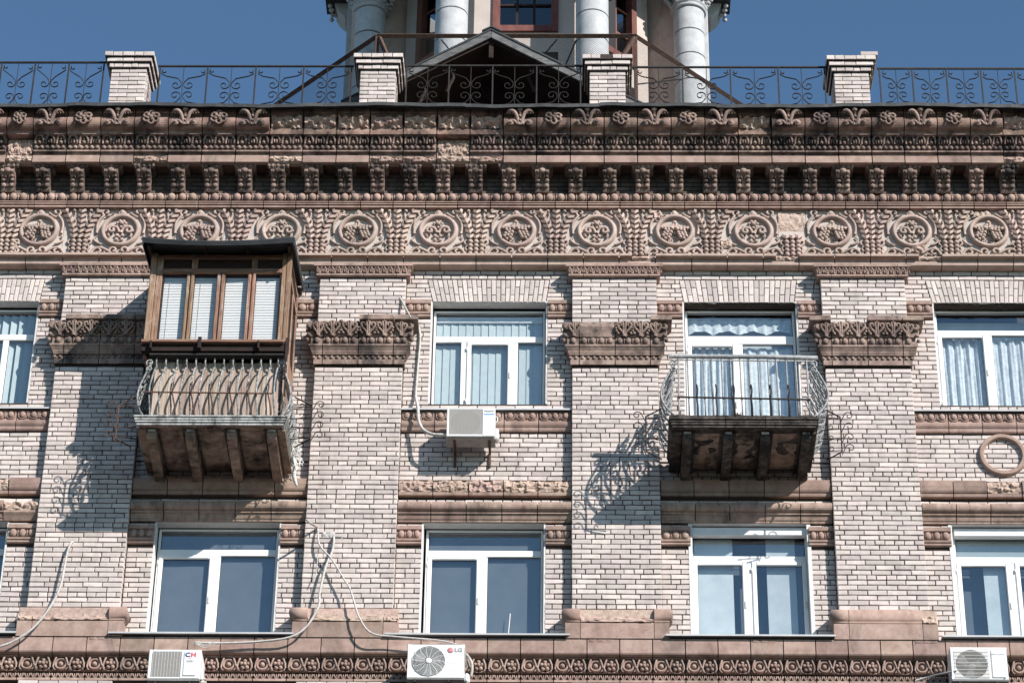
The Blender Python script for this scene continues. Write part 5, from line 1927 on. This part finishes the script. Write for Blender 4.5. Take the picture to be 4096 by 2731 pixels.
# two-colour lettered one
t = unit('white air conditioner with blue and red lettering, under the timber enclosed balcony side', -5.41, -4.72, 17.95, 18.38, -.6, .27)
X0, X1, Z0, Z1, YF = -5.412, -4.735, 17.955, 18.375, -.60
cs = MB()
cs.bbox(X0, X1, YF + .03, YF + .28, Z0, Z1, .015)
cs.bbox(X0, X0 + .045, YF, YF + .04, Z0, Z1, .008)
cs.bbox(X0 + .415, X1, YF, YF + .04, Z0, Z1, .010)
cs.bbox(X0 + .045, X0 + .415, YF + .0005, YF + .04, Z0 + .001, Z0 + .035, .006)
cs.bbox(X0 + .045, X0 + .415, YF + .0005, YF + .04, Z1 - .035, Z1 - .001, .006)
cs.build('casing', M['acwhite'], t)
MB().box(X0 + .045, X0 + .415, YF + .022, YF + .0295, Z0 + .035, Z1 - .035).build('coil', M['acdark'], t)
g = MB()
z = Z0 + .04
while z < Z1 - .04:
    g.box(X0 + .045, X0 + .415, YF - .004, YF + .002, z, z + .0048)
    z += .0122
for i in range(10):
    x = X0 + .055 + i * .039
    g.box(x, x + .004, YF - .006, YF + .006, Z0 + .035, Z1 - .035)
g.build('grille', M['acgrille'], t, kind='stuff')
MB().bbox(X0 + .455, X0 + .625, YF - .012, YF + .005, Z0 + .04, Z1 - .035, .010).build('front_panel', M['acwhite'], t)
text(t, 'C', .085, X0 + .505, YF - .014, Z1 - .085, 'navy', bold=.004, xs=1.1)
text(t, 'H', .085, X0 + .58, YF - .014, Z1 - .085, 'red', bold=.004, xs=1.1)
text(t, '&', .045, X0 + .543, YF - .0145, Z1 - .122, 'palepink', bold=.001)
text(t, 'INVERTER', .015, X0 + .538, YF - .014, Z1 - .175, 'greyink')
ov = MB().tube([(X0 + .538 + .05 * math.cos(a), YF - .013, Z1 - .175 + .014 * math.sin(a)) for a in [i * 2 * PI / 20 for i in range(20)]], .0018, 4, True)
ov.build('oval_mark', M['greyink'], t)
MB().bbox(X1 + .001, X1 + .025, YF + .05, YF + .25, Z0 + .02, Z0 + .30, .012).build('valve_cover', M['acwhite'], t)
MB().tube([(X1, YF + .12, Z0 + .07), (X1 + .06, YF + .12, Z0 + .065)], .013, 6).tube([(X1, YF + .12, Z0 + .015), (X1 + .08, YF + .12, Z0 + .01)], .012, 6).build('valve', M['acgrille'], t)
MB().bbox(X0, X1, YF + .01, YF + .28, Z0 - .02, Z0 - .002, .003).build('base_plate', M['acbase'], t)
stays(t, (X0 + .11, X1 - .13), YF, Z0 - .02, 'iron')

# vertical-wire grille one at the right
t = unit('white air conditioner with a fan visible behind a wire grid, at the lower right corner', 4.9, 5.63, 18.0, 18.45, -.6, .28)
X0, X1, Z0, Z1, YF = 4.905, 5.63, 18.0, 18.455, -.60
cxf, czf, rf = X0 + .265, Z0 + .215, .205
vs, fs = [], []
for i in range(n):
    a = 2 * PI * i / n
    c_, s_ = math.cos(a), math.sin(a)
    k = min((X1 - cxf) / c_ if c_ > 1e-6 else 9, (X0 - cxf) / c_ if c_ < -1e-6 else 9, (Z1 - czf) / s_ if s_ > 1e-6 else 9, (Z0 - czf) / s_ if s_ < -1e-6 else 9)
    vs += [(cxf + rf * c_, YF, czf + rf * s_), (cxf + k * c_, YF, czf + k * s_), (cxf + rf * c_, YF + .05, czf + rf * s_)]
for i in range(n):
    j = (i + 1) % n
    fs += [(i * 3, j * 3, j * 3 + 1, i * 3 + 1), (i * 3, i * 3 + 2, j * 3 + 2, j * 3)]
cs = MB().add(vs, fs)
cs.box(X0, X0 + .004, YF, YF + .28, Z0, Z1)
cs.box(X1 - .004, X1, YF, YF + .28, Z0, Z1)
cs.bbox(X0 - .002, X1 + .002, YF - .003, YF + .28, Z1 - .03, Z1 + .0005, .006)
cs.box(X0, X1, YF + .001, YF + .28, Z0 - .0005, Z0 + .004)
for p in ((X0, Z0), (X1, Z0), (X1, Z1), (X0, Z1)):
    sx, sz = (1 if p[0] == X0 else -1), (1 if p[1] == Z0 else -1)
    cs.prism_y([(p[0], p[1]), (p[0] + sx * .06, p[1]), (p[0], p[1] + sz * .06)], YF + .0006, YF + .002)
cs.build('casing', M['acwhite'], t)
MB().box(X0 + .006, X1 - .006, YF + .12, YF + .275, Z0 + .006, Z1 - .006).build('coil', M['acdark'], t)
fan = MB()
for k in range(3):
    a0 = k * 2 * PI / 3 - PI / 2 - .15
    pts = [(cxf + r_ * math.cos(a0 + da), czf + r_ * math.sin(a0 + da)) for r_, da in ((.05, -.45), (.185, -.42), (.20, .0), (.185, .42), (.05, .45))]
    fan.prism_y(pts, YF + .06, YF + .07)
fan.sph((cxf, YF + .06, czf), .06, .03, .06, 14, 6)
fan.build('fan', M['fan'], t)
g = MB()
for i in range(37):
    x = X0 + .048 + i * .012
    g.box(x, x + .0028, YF - .012, YF - .009, Z0 + .015, Z1 - .045)
for i in range(8):
    z = Z0 + .03 + i * .051
    g.box(X0 + .045, X0 + .49, YF - .0125, YF - .0085, z, z + .005)
g.build('grille', M['acgrille'], t, kind='stuff')
MB().bbox(X0 + .515, X0 + .69, YF - .012, YF + .004, Z0 + .02, Z1 - .04, .010).build('front_panel', M['acwhite'], t)
text(t, 'NEOCLIMA', .034, X0 + .602, YF - .0135, Z1 - .105, 'greyink')
MB().bbox(X0, X1, YF + .01, YF + .28, Z0 - .02, Z0 - .002, .003).build('base_plate', M['acbase'], t)
stays(t, (X0 + .10, X1 - .15), YF, Z0 - .02, 'iron')

# ------------------------------------------------------------------ pipes, cables, rods
ACP = [(-2.114, -.02, 23.742), (-2.091, -.04, 23.535), (-2.104, -.04, 23.211), (-2.119, -.04, 22.817), (-2.126, -.04, 22.597), (-2.081, -.17, 22.322), (-2.065, -.17, 22.129), (-1.997, -.2, 21.956), (-1.856, -.3, 21.817), (-1.66, -.36, 21.77)]
pp = MB()
_r = random.Random(1)
_a, _b = smoothline(ACP[:5], 12), smoothline(ACP[4:], 10)
pp.tube(_a, [.015 * _r.uniform(.85, 1.25) for _ in _a], 7).tube(_b, [.0215 * _r.uniform(.9, 1.1) for _ in _b], 8)
tag(pp.build('wrapped_pipe', M['hose'], None, ACP[0]), 'pale wrapped pipe running down the wall to the slatted air conditioner', 'pipe')


def cable(pts, r, label, name='cable'):
    sl = smoothline(pts, 10)
    rc = random.Random(len(label))
    return tag(MB().tube(sl, [r * rc.uniform(.86, 1.12) for _ in sl], 7).build(name, M['hose'], None, pts[0]), label, 'cable')


cable([(-6.65, -.12, 20.219), (-6.66, -.20, 20.16), (-6.691, -.22, 20.014), (-6.708, -.24, 19.744), (-6.727, -.26, 19.464), (-6.822, -.28, 19.165), (-7.002, -.3, 18.846), (-7.235, -.3, 18.648), (-7.45, -.3, 18.55), (-7.75, -.3, 18.47)], .016, 'white cable drooping from the leftmost pilaster towards the lower left corner')
cable([(-3.369, -.12, 20.435), (-3.36, -.2, 20.36), (-3.32, -.24, 20.119), (-3.148, -.26, 19.895), (-2.974, -.28, 19.593), (-2.885, -.3, 19.438), (-2.822, -.32, 19.239), (-2.729, -.36, 18.96), (-2.564, -.36, 18.745), (-2.235, -.34, 18.705), (-1.687, -.36, 18.645), (-1.449, -.45, 18.534), (-1.38, -.5, 18.44)], .0125, 'thin white cable running from the second pilaster to the round-grille air conditioner')
cable([(-3.153, -.12, 20.30), (-3.14, -.2, 20.25), (-3.148, -.22, 20.052), (-3.222, -.26, 19.782), (-3.28, -.28, 19.391), (-3.286, -.3, 19.159), (-3.445, -.31, 18.841), (-3.671, -.31, 18.698), (-4.119, -.28, 18.651), (-4.564, -.29, 18.628), (-4.873, -.3, 18.63)], .0155, 'thick white cable curving left along the belt from the second pilaster')
wr = MB()
r = random.Random(6)
for k in range(5):
    wr.tube(smoothline([(-4.50, -.29, 18.63), (-4.62, -.30, 18.62 + r.uniform(-.02, .03)), (-4.74, -.30, 18.60 + r.uniform(-.05, .05)), (-4.88, -.31, 18.60 + r.uniform(-.06, .06))], 3), .006, 4)
tag(wr.build('loose_wires', M['hose'], None, (-4.5, -.29, 18.63)), 'frayed loose wire ends beside the lettered air conditioner', 'wires')
cable([(-3.339, -.2, 20.10), (-3.346, -.2, 19.826), (-3.352, -.21, 19.7), (-3.39, -.22, 19.568)], .007, 'thin loose wire tail hanging against the second pilaster', 'wire_tail')
st = MB().tube([(-3.50, -.42, 20.39), (-3.36, -.14, 20.435)], .016, 6).tube([(-3.02, -.32, 20.19), (-3.16, -.14, 20.30)], .012, 6)
st.rough(-3.30, -3.13, [(-.145, 20.28), (-.16, 20.32), (-.15, 20.38)], .02, 8, 3, seed=2)
tag(st.build('pipe_stub', M['hose'], None, (-3.4, -.14, 20.4)), 'short pipe stubs plastered into the second pilaster above its cables', 'pipe')
tag(MB().tube([(-2.40, -.12, 24.20), (-2.22, -.34, 23.71)], .014, 6).build('metal_rod', M['acgrille'], None, (-2.40, -.12, 24.2)), 'thin metal rod sticking out above the second pilaster capital', 'rod')
tag(MB().tube([(4.50, -.15, 18.20), (4.73, -.40, 18.162), (4.965, -.62, 18.117)], .013, 6).build('grey_rod', M['acgrille'], None, (4.5, -.15, 18.2)), 'thin grey rod reaching to the air conditioner at the lower right corner', 'rod')

# ------------------------------------------------------------------ brick piers on the roof edge
def pier(label, x0, x1, ztops, missing=(), extra=None):
    """shaft x0..x1 in front, then three stepped courses"""
    yf, yb = -.55, -.02
    t = thing('brick_pier', label, 'pier', ((x0 + x1) / 2, yf, 27.15), 'brick piers along the roof railing')
    z = 27.13
    MB().box(x0 + .016, x1 - .016, yf + .016, yb - .016, z, ztops - .003).build('mortar_core', M['mortar'], t)
    n = 0
    rr = random.Random(int(x0 * 10))
    ch = (ztops - z) / 10.5
    zz = ztops - ch * 11
    ch = .0755
    zz = ztops - ch * 10

    def course(za, h, out, pieces, k, miss=()):
        xa, xb = x0 - out, x1 + out
        cuts = [xa + (xb - xa) * p for p in pieces]
        for i in range(len(cuts) - 1):
            if i in miss:
                continue
            lay(t, cuts[i] + .004, cuts[i + 1] - .004, yf - out, za + .006, h - .012)
        # side faces, running back
        ya, yb2 = yf - out + .115, yb + out
        m = 2 if k % 2 else 3
        for i in range(m):
            a, b = ya + (yb2 - ya) * i / m, ya + (yb2 - ya) * (i + 1) / m
            for xs, sg in ((xa, 1), (xb, -1)):
                MB().quad([(a + .004, za + .006), (b - .004, za + .006), (b - .004, za + h - .006), (a + .004, za + h - .006)], 0, .1, .0045, .002, rr)
                q = MB().quad([(a + .004, za + .006), (b - .004, za + .006), (b - .004, za + h - .006), (a + .004, za + h - .006)], 0, .1, .0045, .002, rr)
                q.v = [(xs + sg * v[1], v[0], v[2]) for v in q.v]
                q.build('brick', M['brick'], t, (xs, a, za))
        if out > 0:
            MB().box(xa + .012, xb - .012, yf - out + .012, yb + out - .012, za, za + h).build('mortar_core', M['mortar'], t)
    for k in range(10):
        course(zz + k * ch, ch, 0, (0, .5, 1) if k % 2 else (0, .24, .76, 1), k)
    course(ztops, .08, .035, (0, .12, .34, .56, .72, 1), 1)
    course(ztops + .082, .08, .07, (0, .35, .6, 1), 2, missing[1] if missing else ())
    course(ztops + .165, .085, .105, (0, .17, .36, .6, .78, 1), 1, missing[0] if missing else ())
    if extra:
        lay(t, extra[0], extra[1], yf - .10, ztops + .252, .07)
        MB().box(extra[0] + .01, extra[1] - .01, yf - .09, yb, ztops + .25, ztops + .315).build('mortar_core', M['brick'], t)
    return t


pier('leftmost brick roof pier, whole, standing clear against blue sky', -6.773, -6.247, 27.97)
pier('brick roof pier at the left eave of the timber gable', -3.087, -2.561, 27.94)
pier('brick roof pier with a gap broken in its top course', .29, .822, 27.92, ((2,), ()))
pier('rightmost brick roof pier with one loose brick on top', 3.88, 4.396, 27.90, None, (4.283, 4.533))


# ------------------------------------------------------------------ roof railings
def scroll_curve(cx, sx, sz, w, zc, h):
    """one S-scroll: curl by the post, long diagonal, spiral beside the centre bar"""
    pts = []
    r1 = .042
    cxu, czu = w - .075, h - .055
    pts += spiral(cxu, czu, .014, r1, -PI * 1.05, PI * .25, 8)
    pts += [(w - .028, h - .10), (w - .10, h - .145)] if w > .3 else [(w - .03, h - .11), (w - .075, h - .15)]
    pts += [(.075, h * .43 + .045), (.018, h * .43 - .03)]
    r2 = .08 if w > .29 else .070
    pts += spiral(.012 + r2, h * .24, r2, .018, PI * .95, PI * 3.1, 16)
    return [(cx + sx * p[0], zc + sz * p[1]) for p in pts]


def railing(label, posts, zt, half=(False, False)):
    y = -.5
    t = thing('roof_railing', label, 'railing', ((posts[0] + posts[-1]) / 2, y, 27.16), 'scrolled iron railings along the roof edge')
    zb = 27.14
    rj = random.Random(int(posts[0] * 100))
    MB().bbox(posts[0] - .03, posts[-1] + .03, y - .014, y + .014, zt - .02, zt + .008, .003).build('top_rail', M['iron'], t)
    for p in posts:
        MB().bbox(p - .011, p + .011, y - .011, y + .011, zb, zt - .021, .002).build('post', M['iron'], t)
    for i in range(len(posts) - 1):
        a, b = posts[i], posts[i + 1]
        c, w = (a + b) / 2, (b - a) / 2
        MB().tube([(c, y, zb), (c, y, zt - .02)], .0055, 5).build('centre_bar', M['iron'], t)
        zc = 27.60 + rj.uniform(-.012, .012)
        h = zt - .035 - zc
        for sx in (-1, 1):
            for sz in (-1, 1):
                pts = scroll_curve(c + rj.uniform(-.006, .006), sx, sz, w + rj.uniform(-.008, .004), zc, h * rj.uniform(.96, 1.02))
                # flat bar bent on edge
                P2 = [Vector((p[0], p[1])) for p in pts]
                vs = []
                for k in range(len(P2)):
                    d = (P2[min(k + 1, len(P2) - 1)] - P2[max(k - 1, 0)])
                    d = d.normalized() if d.length > 1e-6 else Vector((1, 0))
                    nn = Vector((-d.y, d.x)) * .0035
                    for oy in (-.011, .011):
                        vs += [(P2[k].x + nn.x, y + oy, P2[k].y + nn.y), (P2[k].x - nn.x, y + oy, P2[k].y - nn.y)]
                fs = []
                for k in range(len(P2) - 1):
                    o0, o1 = k * 4, k * 4 + 4
                    for e, f in ((0, 1), (1, 3), (3, 2), (2, 0)):
                        fs.append((o0 + e, o0 + f, o1 + f, o1 + e))
                MB().add(vs, fs).build('scroll', M['iron'], t)
    return t


railing('leftmost roof railing section, reaching the left edge of the photo', [-8.92, -8.422, -7.922, -7.419, -6.90], 28.13)
railing('roof railing section between the leftmost pier and the gable pier', [-6.06, -5.354, -4.639, -3.929, -3.222], 28.06)
railing('roof railing section in front of the timber gable', [-2.405, -1.778, -1.134, -.485, .16], 28.07)
railing('roof railing section right of the gable, before the white column', [.959, 1.662, 2.366, 3.068, 3.751], 28.045)
railing('rightmost roof railing section, reaching the right edge of the photo', [4.558, 5.037, 5.538, 6.045, 6.539, 7.04], 28.02)
for xa, xb, z in ((-6.90, -6.77, 28.03), (-6.25, -6.02, 28.0), (-3.26, -3.09, 27.98), (-2.56, -2.36, 27.98), (.13, .29, 27.97), (.82, .99, 27.97), (3.72, 3.88, 27.96), (4.39, 4.59, 27.96)):
    pass

# ------------------------------------------------------------------ timber gable
gb = thing('timber_gable', 'dark timber gable roof over a porch behind the roof railing', 'gable', (-1.18, .0, 27.2))
AX, AZ, GY = -1.185, 29.15, .0
SL = .625
EX0, EX1 = -3.40, 1.10
def gz(x, dz=0):
    return AZ - abs(x - AX) * SL + dz


for sg, ex in ((-1, EX0), (1, EX1)):
    MB().prism_y([(AX, AZ), (ex, gz(ex)), (ex, gz(ex, -.03)), (AX, AZ - .035)], GY - .06, GY + 4.2).build('roof_slope', M['roofm'], gb)
    cut = .0
    MB().prism_y([(AX + sg * .004, AZ - .037), (ex, gz(ex, -.034)), (ex, gz(ex, -.165)), (AX + sg * .004, AZ - .172)], GY - .045, GY + .0).build('bargeboard', M['grate'], gb)
    MB().prism_y([(AX, AZ - .18), (ex, gz(ex, -.17)), (ex, gz(ex, -.20)), (AX, AZ - .21)], GY + .01, GY + 3.9).build('roof_lining', M['darkwood'], gb)
MB().prism_y([(AX - .14, AZ - .075), (AX, AZ + .01), (AX + .14, AZ - .075), (AX + .14, AZ - .05), (AX, AZ + .035), (AX - .14, AZ - .05)], GY - .075, GY + .5).build('ridge_cap', M['roofm'], gb)
MB().bbox(AX - .035, AX + .035, GY + .03, GY + .10, AZ - .50, AZ - .20, .004).build('king_post', M['darkwood'], gb)
for sg in (-1, 1):
    for k in range(3):
        x = AX + sg * (.62 + k * .42)
        # bracket with stepped ends under the roof
        pts = [(x, GY + .25, gz(x, -.22)), (x - sg * .05, GY + .25, gz(x, -.32)), (x + sg * .0, GY + .25, gz(x, -.46)), (x + sg * .04, GY + .25, gz(x, -.60))]
        MB().tube(smoothline(pts, 3), .028, 4, smooth=False).build('roof_bracket', M['darkwood'], gb)
for x in (EX0 + .35, EX1 - .35):
    MB().bbox(x - .06, x + .06, GY + .2, GY + .32, 27.15, gz(x, -.2), .006).build('porch_post', M['darkwood'], gb)
MB().box(EX0 + .3, EX1 - .3, GY + 2.6, GY + 2.7, 27.15, 28.35).prism_y([(EX0 + .3, 28.3), (EX1 - .3, 28.3), (AX, AZ - .22)], GY + 2.61, GY + 2.69).build('porch_back_wall', M['darkwood'], gb)
for sg in (-1, 1):
    MB().prism_y([(AX, 28.72), (AX + sg * .95, 28.18), (AX + sg * .95, 28.10), (AX, 28.62)], GY + 1.9, GY + 2.0).build('inner_gable_board', M['redwood'], gb)
MB().bbox(AX - 1.0, AX + .9, GY + 1.85, GY + 1.98, 28.02, 28.09, .005).build('inner_beam', M['redwood'], gb)
MB().prism_y([(AX - .8, 28.12), (AX + .8, 28.12), (AX, 28.58)], GY + 2.02, GY + 2.03).build('gable_pane', M['glassdark'], gb)
MB().prism_y([(AX - 1.15, 27.95), (AX - .2, 27.95), (AX - .2, 28.12), (AX - .5, 28.28), (AX - 1.15, 27.98)], GY + 1.2, GY + 1.26).build('lit_board', M['redwood'], gb)
MB().bbox(AX - 1.05, AX - .2, GY + .9, GY + .97, 27.55, 27.60, .004).bbox(AX - .30, AX - .24, GY + .9, GY + .97, 27.15, 27.55, .004).bbox(AX - 1.0, AX - .94, GY + .9, GY + .97, 27.15, 27.55, .004).build('wooden_trestle', M['plank'], gb)

# ------------------------------------------------------------------ round tower with columns
tw = thing('rotunda_tower', 'cream rotunda tower with whitewashed columns rising behind the gable', 'tower', (-.73, 5.0, 27.2))
TX, TY = -.73, 5.0
AP = 2.05


def octa(ap, a_off=0):
    rr_ = ap / math.cos(PI / 8)
    return [(TX + rr_ * math.cos(-PI / 2 + PI / 8 + k * PI / 4), TY + rr_ * math.sin(-PI / 2 + PI / 8 + k * PI / 4)) for k in range(8)]


oc = octa(AP)
# walls, one per side; the front three have openings
def face_wall(k):
    a, b = Vector(oc[k - 1]), Vector(oc[k])
    return a, b


def fpt(a, b, u, z, out=0.0):
    d = (b - a)
    nrm = Vector((d.y, -d.x)).normalized()
    p = a + d * u + nrm * out
    return (p.x, p.y, z)


def fbox(mb, a, b, u0, u1, z0, z1, o0, o1):
    vs = [fpt(a, b, u, z, o) for z in (z0, z1) for o in (o0, o1) for u in (u0, u1)]
    mb.add(vs, [(0, 1, 3, 2), (4, 6, 7, 5), (0, 4, 5, 1), (2, 3, 7, 6), (0, 2, 6, 4), (1, 5, 7, 3)])
    return mb


WZ0, WZ1 = 31.55, 33.6
for k in range(8):
    a, b = Vector(oc[k - 1]), Vector(oc[k])
    mb = MB()
    if k in (0, 1, 7):
        u0, u1 = .18, .82
        fbox(mb, a, b, 0, u0, 27.1, 34.2, -.25, 0)
        fbox(mb, a, b, u1, 1, 27.1, 34.2, -.25, 0)
        fbox(mb, a, b, u0, u1, 27.1, 29.2, -.25, -.001)
        fbox(mb, a, b, u0, u1, 31.12, WZ0, -.25, -.001)
        fbox(mb, a, b, u0, u1, WZ1, 34.2, -.25, -.001)
    else:
        fbox(mb, a, b, 0, 1, 27.1, 34.2, -.25, 0)
    mb.build('wall', M['cream'], tw)
    if k in (0, 1, 7):
        w = MB()
        fbox(w, a, b, u0, u0 + .07, WZ0, WZ1, -.16, .045)
        fbox(w, a, b, u1 - .07, u1, WZ0, WZ1, -.16, .045)
        fbox(w, a, b, u0, u1, WZ1 - .1, WZ1, -.15, .046)
        fbox(w, a, b, u0, u1, WZ0 - .02, WZ0 + .1, -.15, .05)
        fr_ = w.build('window', M['redwood'], tw)
        s = MB()
        for q in (1, 2):
            u = u0 + .07 + (u1 - u0 - .14) * q / 3
            fbox(s, a, b, u - .012, u + .012, WZ0 + .1, WZ1 - .1, -.12, -.06)
        for z in (WZ0 + .62, WZ0 + 1.15):
            fbox(s, a, b, u0 + .07, u1 - .07, z - .02, z + .02, -.115, -.065)
        s.build('glazing_bars', M['redwood'] if k else M['darkwood'], fr_)
        g = MB()
        fbox(g, a, b, u0 + .07, u1 - .07, WZ0 + .1, WZ1 - .1, -.095, -.09)
        g.build('pane', M['glassdark'], fr_)
        d = MB()
        fbox(d, a, b, u0 - .01, u1 + .01, 29.2, 31.12, -.2, -.15)
        fbox(d, a, b, u0, u0 + .1, 29.2, 31.12, -.149, .0)
        fbox(d, a, b, u1 - .1, u1, 29.2, 31.12, -.149, .0)
        fbox(d, a, b, u0 + .1, u1 - .1, 31.0, 31.12, -.149, .0)
        d.build('lower_opening', M['darkwood'], tw)
MB().box(TX - 1.5, TX + 1.5, TY - 1.45, TY + 1.4, 27.2, 34.1).build('inner_room', M['room'], tw)
CRD = 2.95
CAPZ = 32.66
cols = [(-1.915, 2.27, 'front'), (.363, 2.27, 'front'), (-3.383, 3.87, 'side'), (2.012, 3.87, 'side')]
rings = {0: (31.30, 30.71, 30.10), 1: (31.24, 30.71, 30.10), 2: (32.12, 31.55, 30.98, 30.4), 3: (32.18, 31.66, 31.11, 30.5)}


def column(i, x, y):
    r0 = .272
    zs = sorted([27.2] + list(rings[i]) + [CAPZ])
    base = None
    for k in range(len(zs) - 1):
        a, b = zs[k], zs[k + 1]
        tp = lambda z: r0 - .008 * (z - 27.2) / 5
        a2, b2 = a + .014, b - .014
        mb = MB().lathe([(tp(a2), a2), (tp((a + b) / 2), (a + b) / 2), (tp(b2), b2)], (x, y, 0), 36)
        mb.lathe([(tp(a2) - .05, a2), (tp(a2), a2)], (x, y, 0), 36, smooth=False)
        mb.lathe([(tp(b2) - .05, b2), (tp(b2), b2)], (x, y, 0), 36, smooth=False)
        if base is None:
            base = mb.build('column', M['whitecol'], tw)
        else:
            mb.build('column_drum', M['whitecol'], base)
    MB().lathe([(r0 - .038, 27.2), (r0 - .045, CAPZ)], (x, y, 0), 24).build('column_core', M['mortar'], base)
    # capital: necking rings and leafy bell
    mb = MB().lathe([(.20, CAPZ), (.285, CAPZ), (.305, CAPZ + .03), (.285, CAPZ + .06), (.275, CAPZ + .07), (.30, CAPZ + .085), (.315, CAPZ + .11), (.295, CAPZ + .135), (.27, CAPZ + .15), (.28, CAPZ + .3), (.34, CAPZ + .6), (.40, CAPZ + .75), (.2, CAPZ + .76)], (x, y, 0), 28)
    r = random.Random(i)
    for lv, (zz, n, rr_, s_) in enumerate(((CAPZ + .22, 8, .30, .15), (CAPZ + .42, 8, .34, .16))):
        for q in range(n):
            a = 2 * PI * (q + lv * .5) / n
            for p in range(5):
                mb.sph((x + (rr_ + .02 * p * .6) * math.cos(a) + r.uniform(-.03, .03), y + (rr_ + .02 * p * .6) * math.sin(a) + r.uniform(-.03, .03), zz - .07 + p * .045), .05, .05, .036, 6, 4)
            mb.sph((x + (rr_ + .07) * math.cos(a), y + (rr_ + .07) * math.sin(a), zz + .10), .055, .055, .035, 6, 4)
    mb.build('capital', M['whitecol'], base)


for i, (x, y, w) in enumerate(cols):
    column(i, x, y)
# short wing walls behind the outer columns
for sg in (-1, 1):
    cx = TX + sg * 2.35
    MB().prism_z([(TX + sg * 2.02, TY - .70), (TX + sg * 2.78, TY - 1.32), (TX + sg * 2.95, TY - 1.2), (TX + sg * 2.95, TY - .35), (TX + sg * 2.02, TY - .35)], 27.1, 34.1).build('wing_wall', M['tan'], tw)
    px_ = TX + sg * 3.05
    MB().bbox(px_ - .05, px_ + .05, TY - .55, TY - .2, 27.1, 34.1, .01).bbox(px_ - .02 - sg * .12, px_ + .02 - sg * .12, TY - .6, TY - .3, 27.1, 34.0, .006).build('wing_pilaster', M['whitecol'], tw)
    # carved bracket beneath the eaves
    bx = TX + sg * 3.26
    mb = MB().prism_y([(bx - sg * .16, 34.0), (bx + sg * .10, 34.0), (bx + sg * .10, 33.62), (bx + sg * .04, 33.50), (bx - sg * .08, 33.38), (bx - sg * .16, 33.36)], TY - .25, TY + .2)
    r = random.Random(3)
    for q in range(26):
        mb.sph((bx + sg * (.10 + r.uniform(.0, .09)), TY - .28 + r.uniform(0, .4), 33.55 + r.random() * .45), .045, .045, .045, 6, 4)
    mb.build('eaves_bracket', M['whitecol'], tw)
def eave(ap):
    s_ = ap * math.tan(PI / 8)
    return [(TX - ap, TY + .05), (TX - ap, TY - s_), (TX - s_, TY - ap), (TX + s_, TY - ap), (TX + ap, TY - s_), (TX + ap, TY + .05)]


MB().prism_z(eave(3.35), 33.75, 34.3).build('entablature', M['whitecol'], tw)
MB().prism_z(eave(3.52), 33.66, 33.749).build('eaves_soffit', M['roofm'], tw)

# ------------------------------------------------------------------ mesh fence on the terrace
mf = thing('mesh_fence', 'rusty iron fence filled with wire mesh round the foot of the tower', 'fence', (-.98, 1.0, 27.2))
FZT = 29.86
fp = [(-4.99, 3.0), (-2.994, 1.0), (1.02, 1.0), (3.02, 3.0)]
for i in range(3):
    a, b = Vector(fp[i]), Vector(fp[i + 1])
    MB().tube([(a.x, a.y, FZT), (b.x, b.y, FZT)], .045, 4, smooth=False).build('top_rail', M['rust'], mf)
    MB().tube([(a.x, a.y, 28.05), (b.x, b.y, 28.05)], .02, 4, smooth=False).build('bottom_rail', M['iron'], mf)
    d = b - a
    L_ = d.length
    e = d / L_
    z0, z1 = 28.06, FZT - .03
    mb = MB()
    H = z1 - z0
    st_ = .042

    def strip(u0, w0, u1, w1, t=.0026):
        p0, p1 = a + e * u0, a + e * u1
        vs = [(p0.x - e.x * t, p0.y, z0 + w0), (p0.x + e.x * t, p0.y, z0 + w0), (p1.x + e.x * t, p1.y, z0 + w1), (p1.x - e.x * t, p1.y, z0 + w1), (p0.x, p0.y - .003, z0 + w0), (p1.x, p1.y - .003, z0 + w1)]
        mb.add(vs, [(0, 1, 2, 3), (0, 4, 5, 3), (1, 4, 5, 2)])
    u = -H
    while u < L_:
        ua, wa, ub, wb = u, 0, u + H, H
        if ua < 0:
            wa, ua = -u, 0
        if ub > L_:
            wb, ub = L_ - u, L_
        if ub > ua:
            strip(ua, wa, ub, wb)
            strip(L_ - ua, wa, L_ - ub, wb)
        u += st_
    mb.build('wire_mesh', M['mesh'], mf, kind='stuff')
for x, y in ((-2.994, 1.0), (1.02, 1.0), (-4.99, 3.0), (3.02, 3.0)):
    MB().bbox(x - .03, x + .03, y - .03, y + .03, 27.15, FZT - .03, .004).build('post', M['rust'], mf)
for x, sg in ((-2.0, 1), (-.2, -1)):
    MB().tube([(x, 1.04, FZT - .04), (x + sg * 1.0, 1.04, 28.3)], .012, 5).build('stay', M['iron'], mf)
MB().tube([(.1, 1.05, FZT - .04), (-.3, 1.05, 28.6)], .014, 5).build('stay', M['iron'], mf)
MB().tube([(1.0, .97, FZT - .06), (.45, .6, 28.4)], .04, 4, smooth=False).build('brace', M['rust'], mf)
MB().tube([(-2.96, .97, FZT - .06), (-2.6, .6, 28.6)], .04, 4, smooth=False).build('brace', M['rust'], mf)
MB().tube([(1.0, 1.0, 28.9), (1.75, 1.75, 29.6)], .012, 5).build('stay', M['iron'], mf)
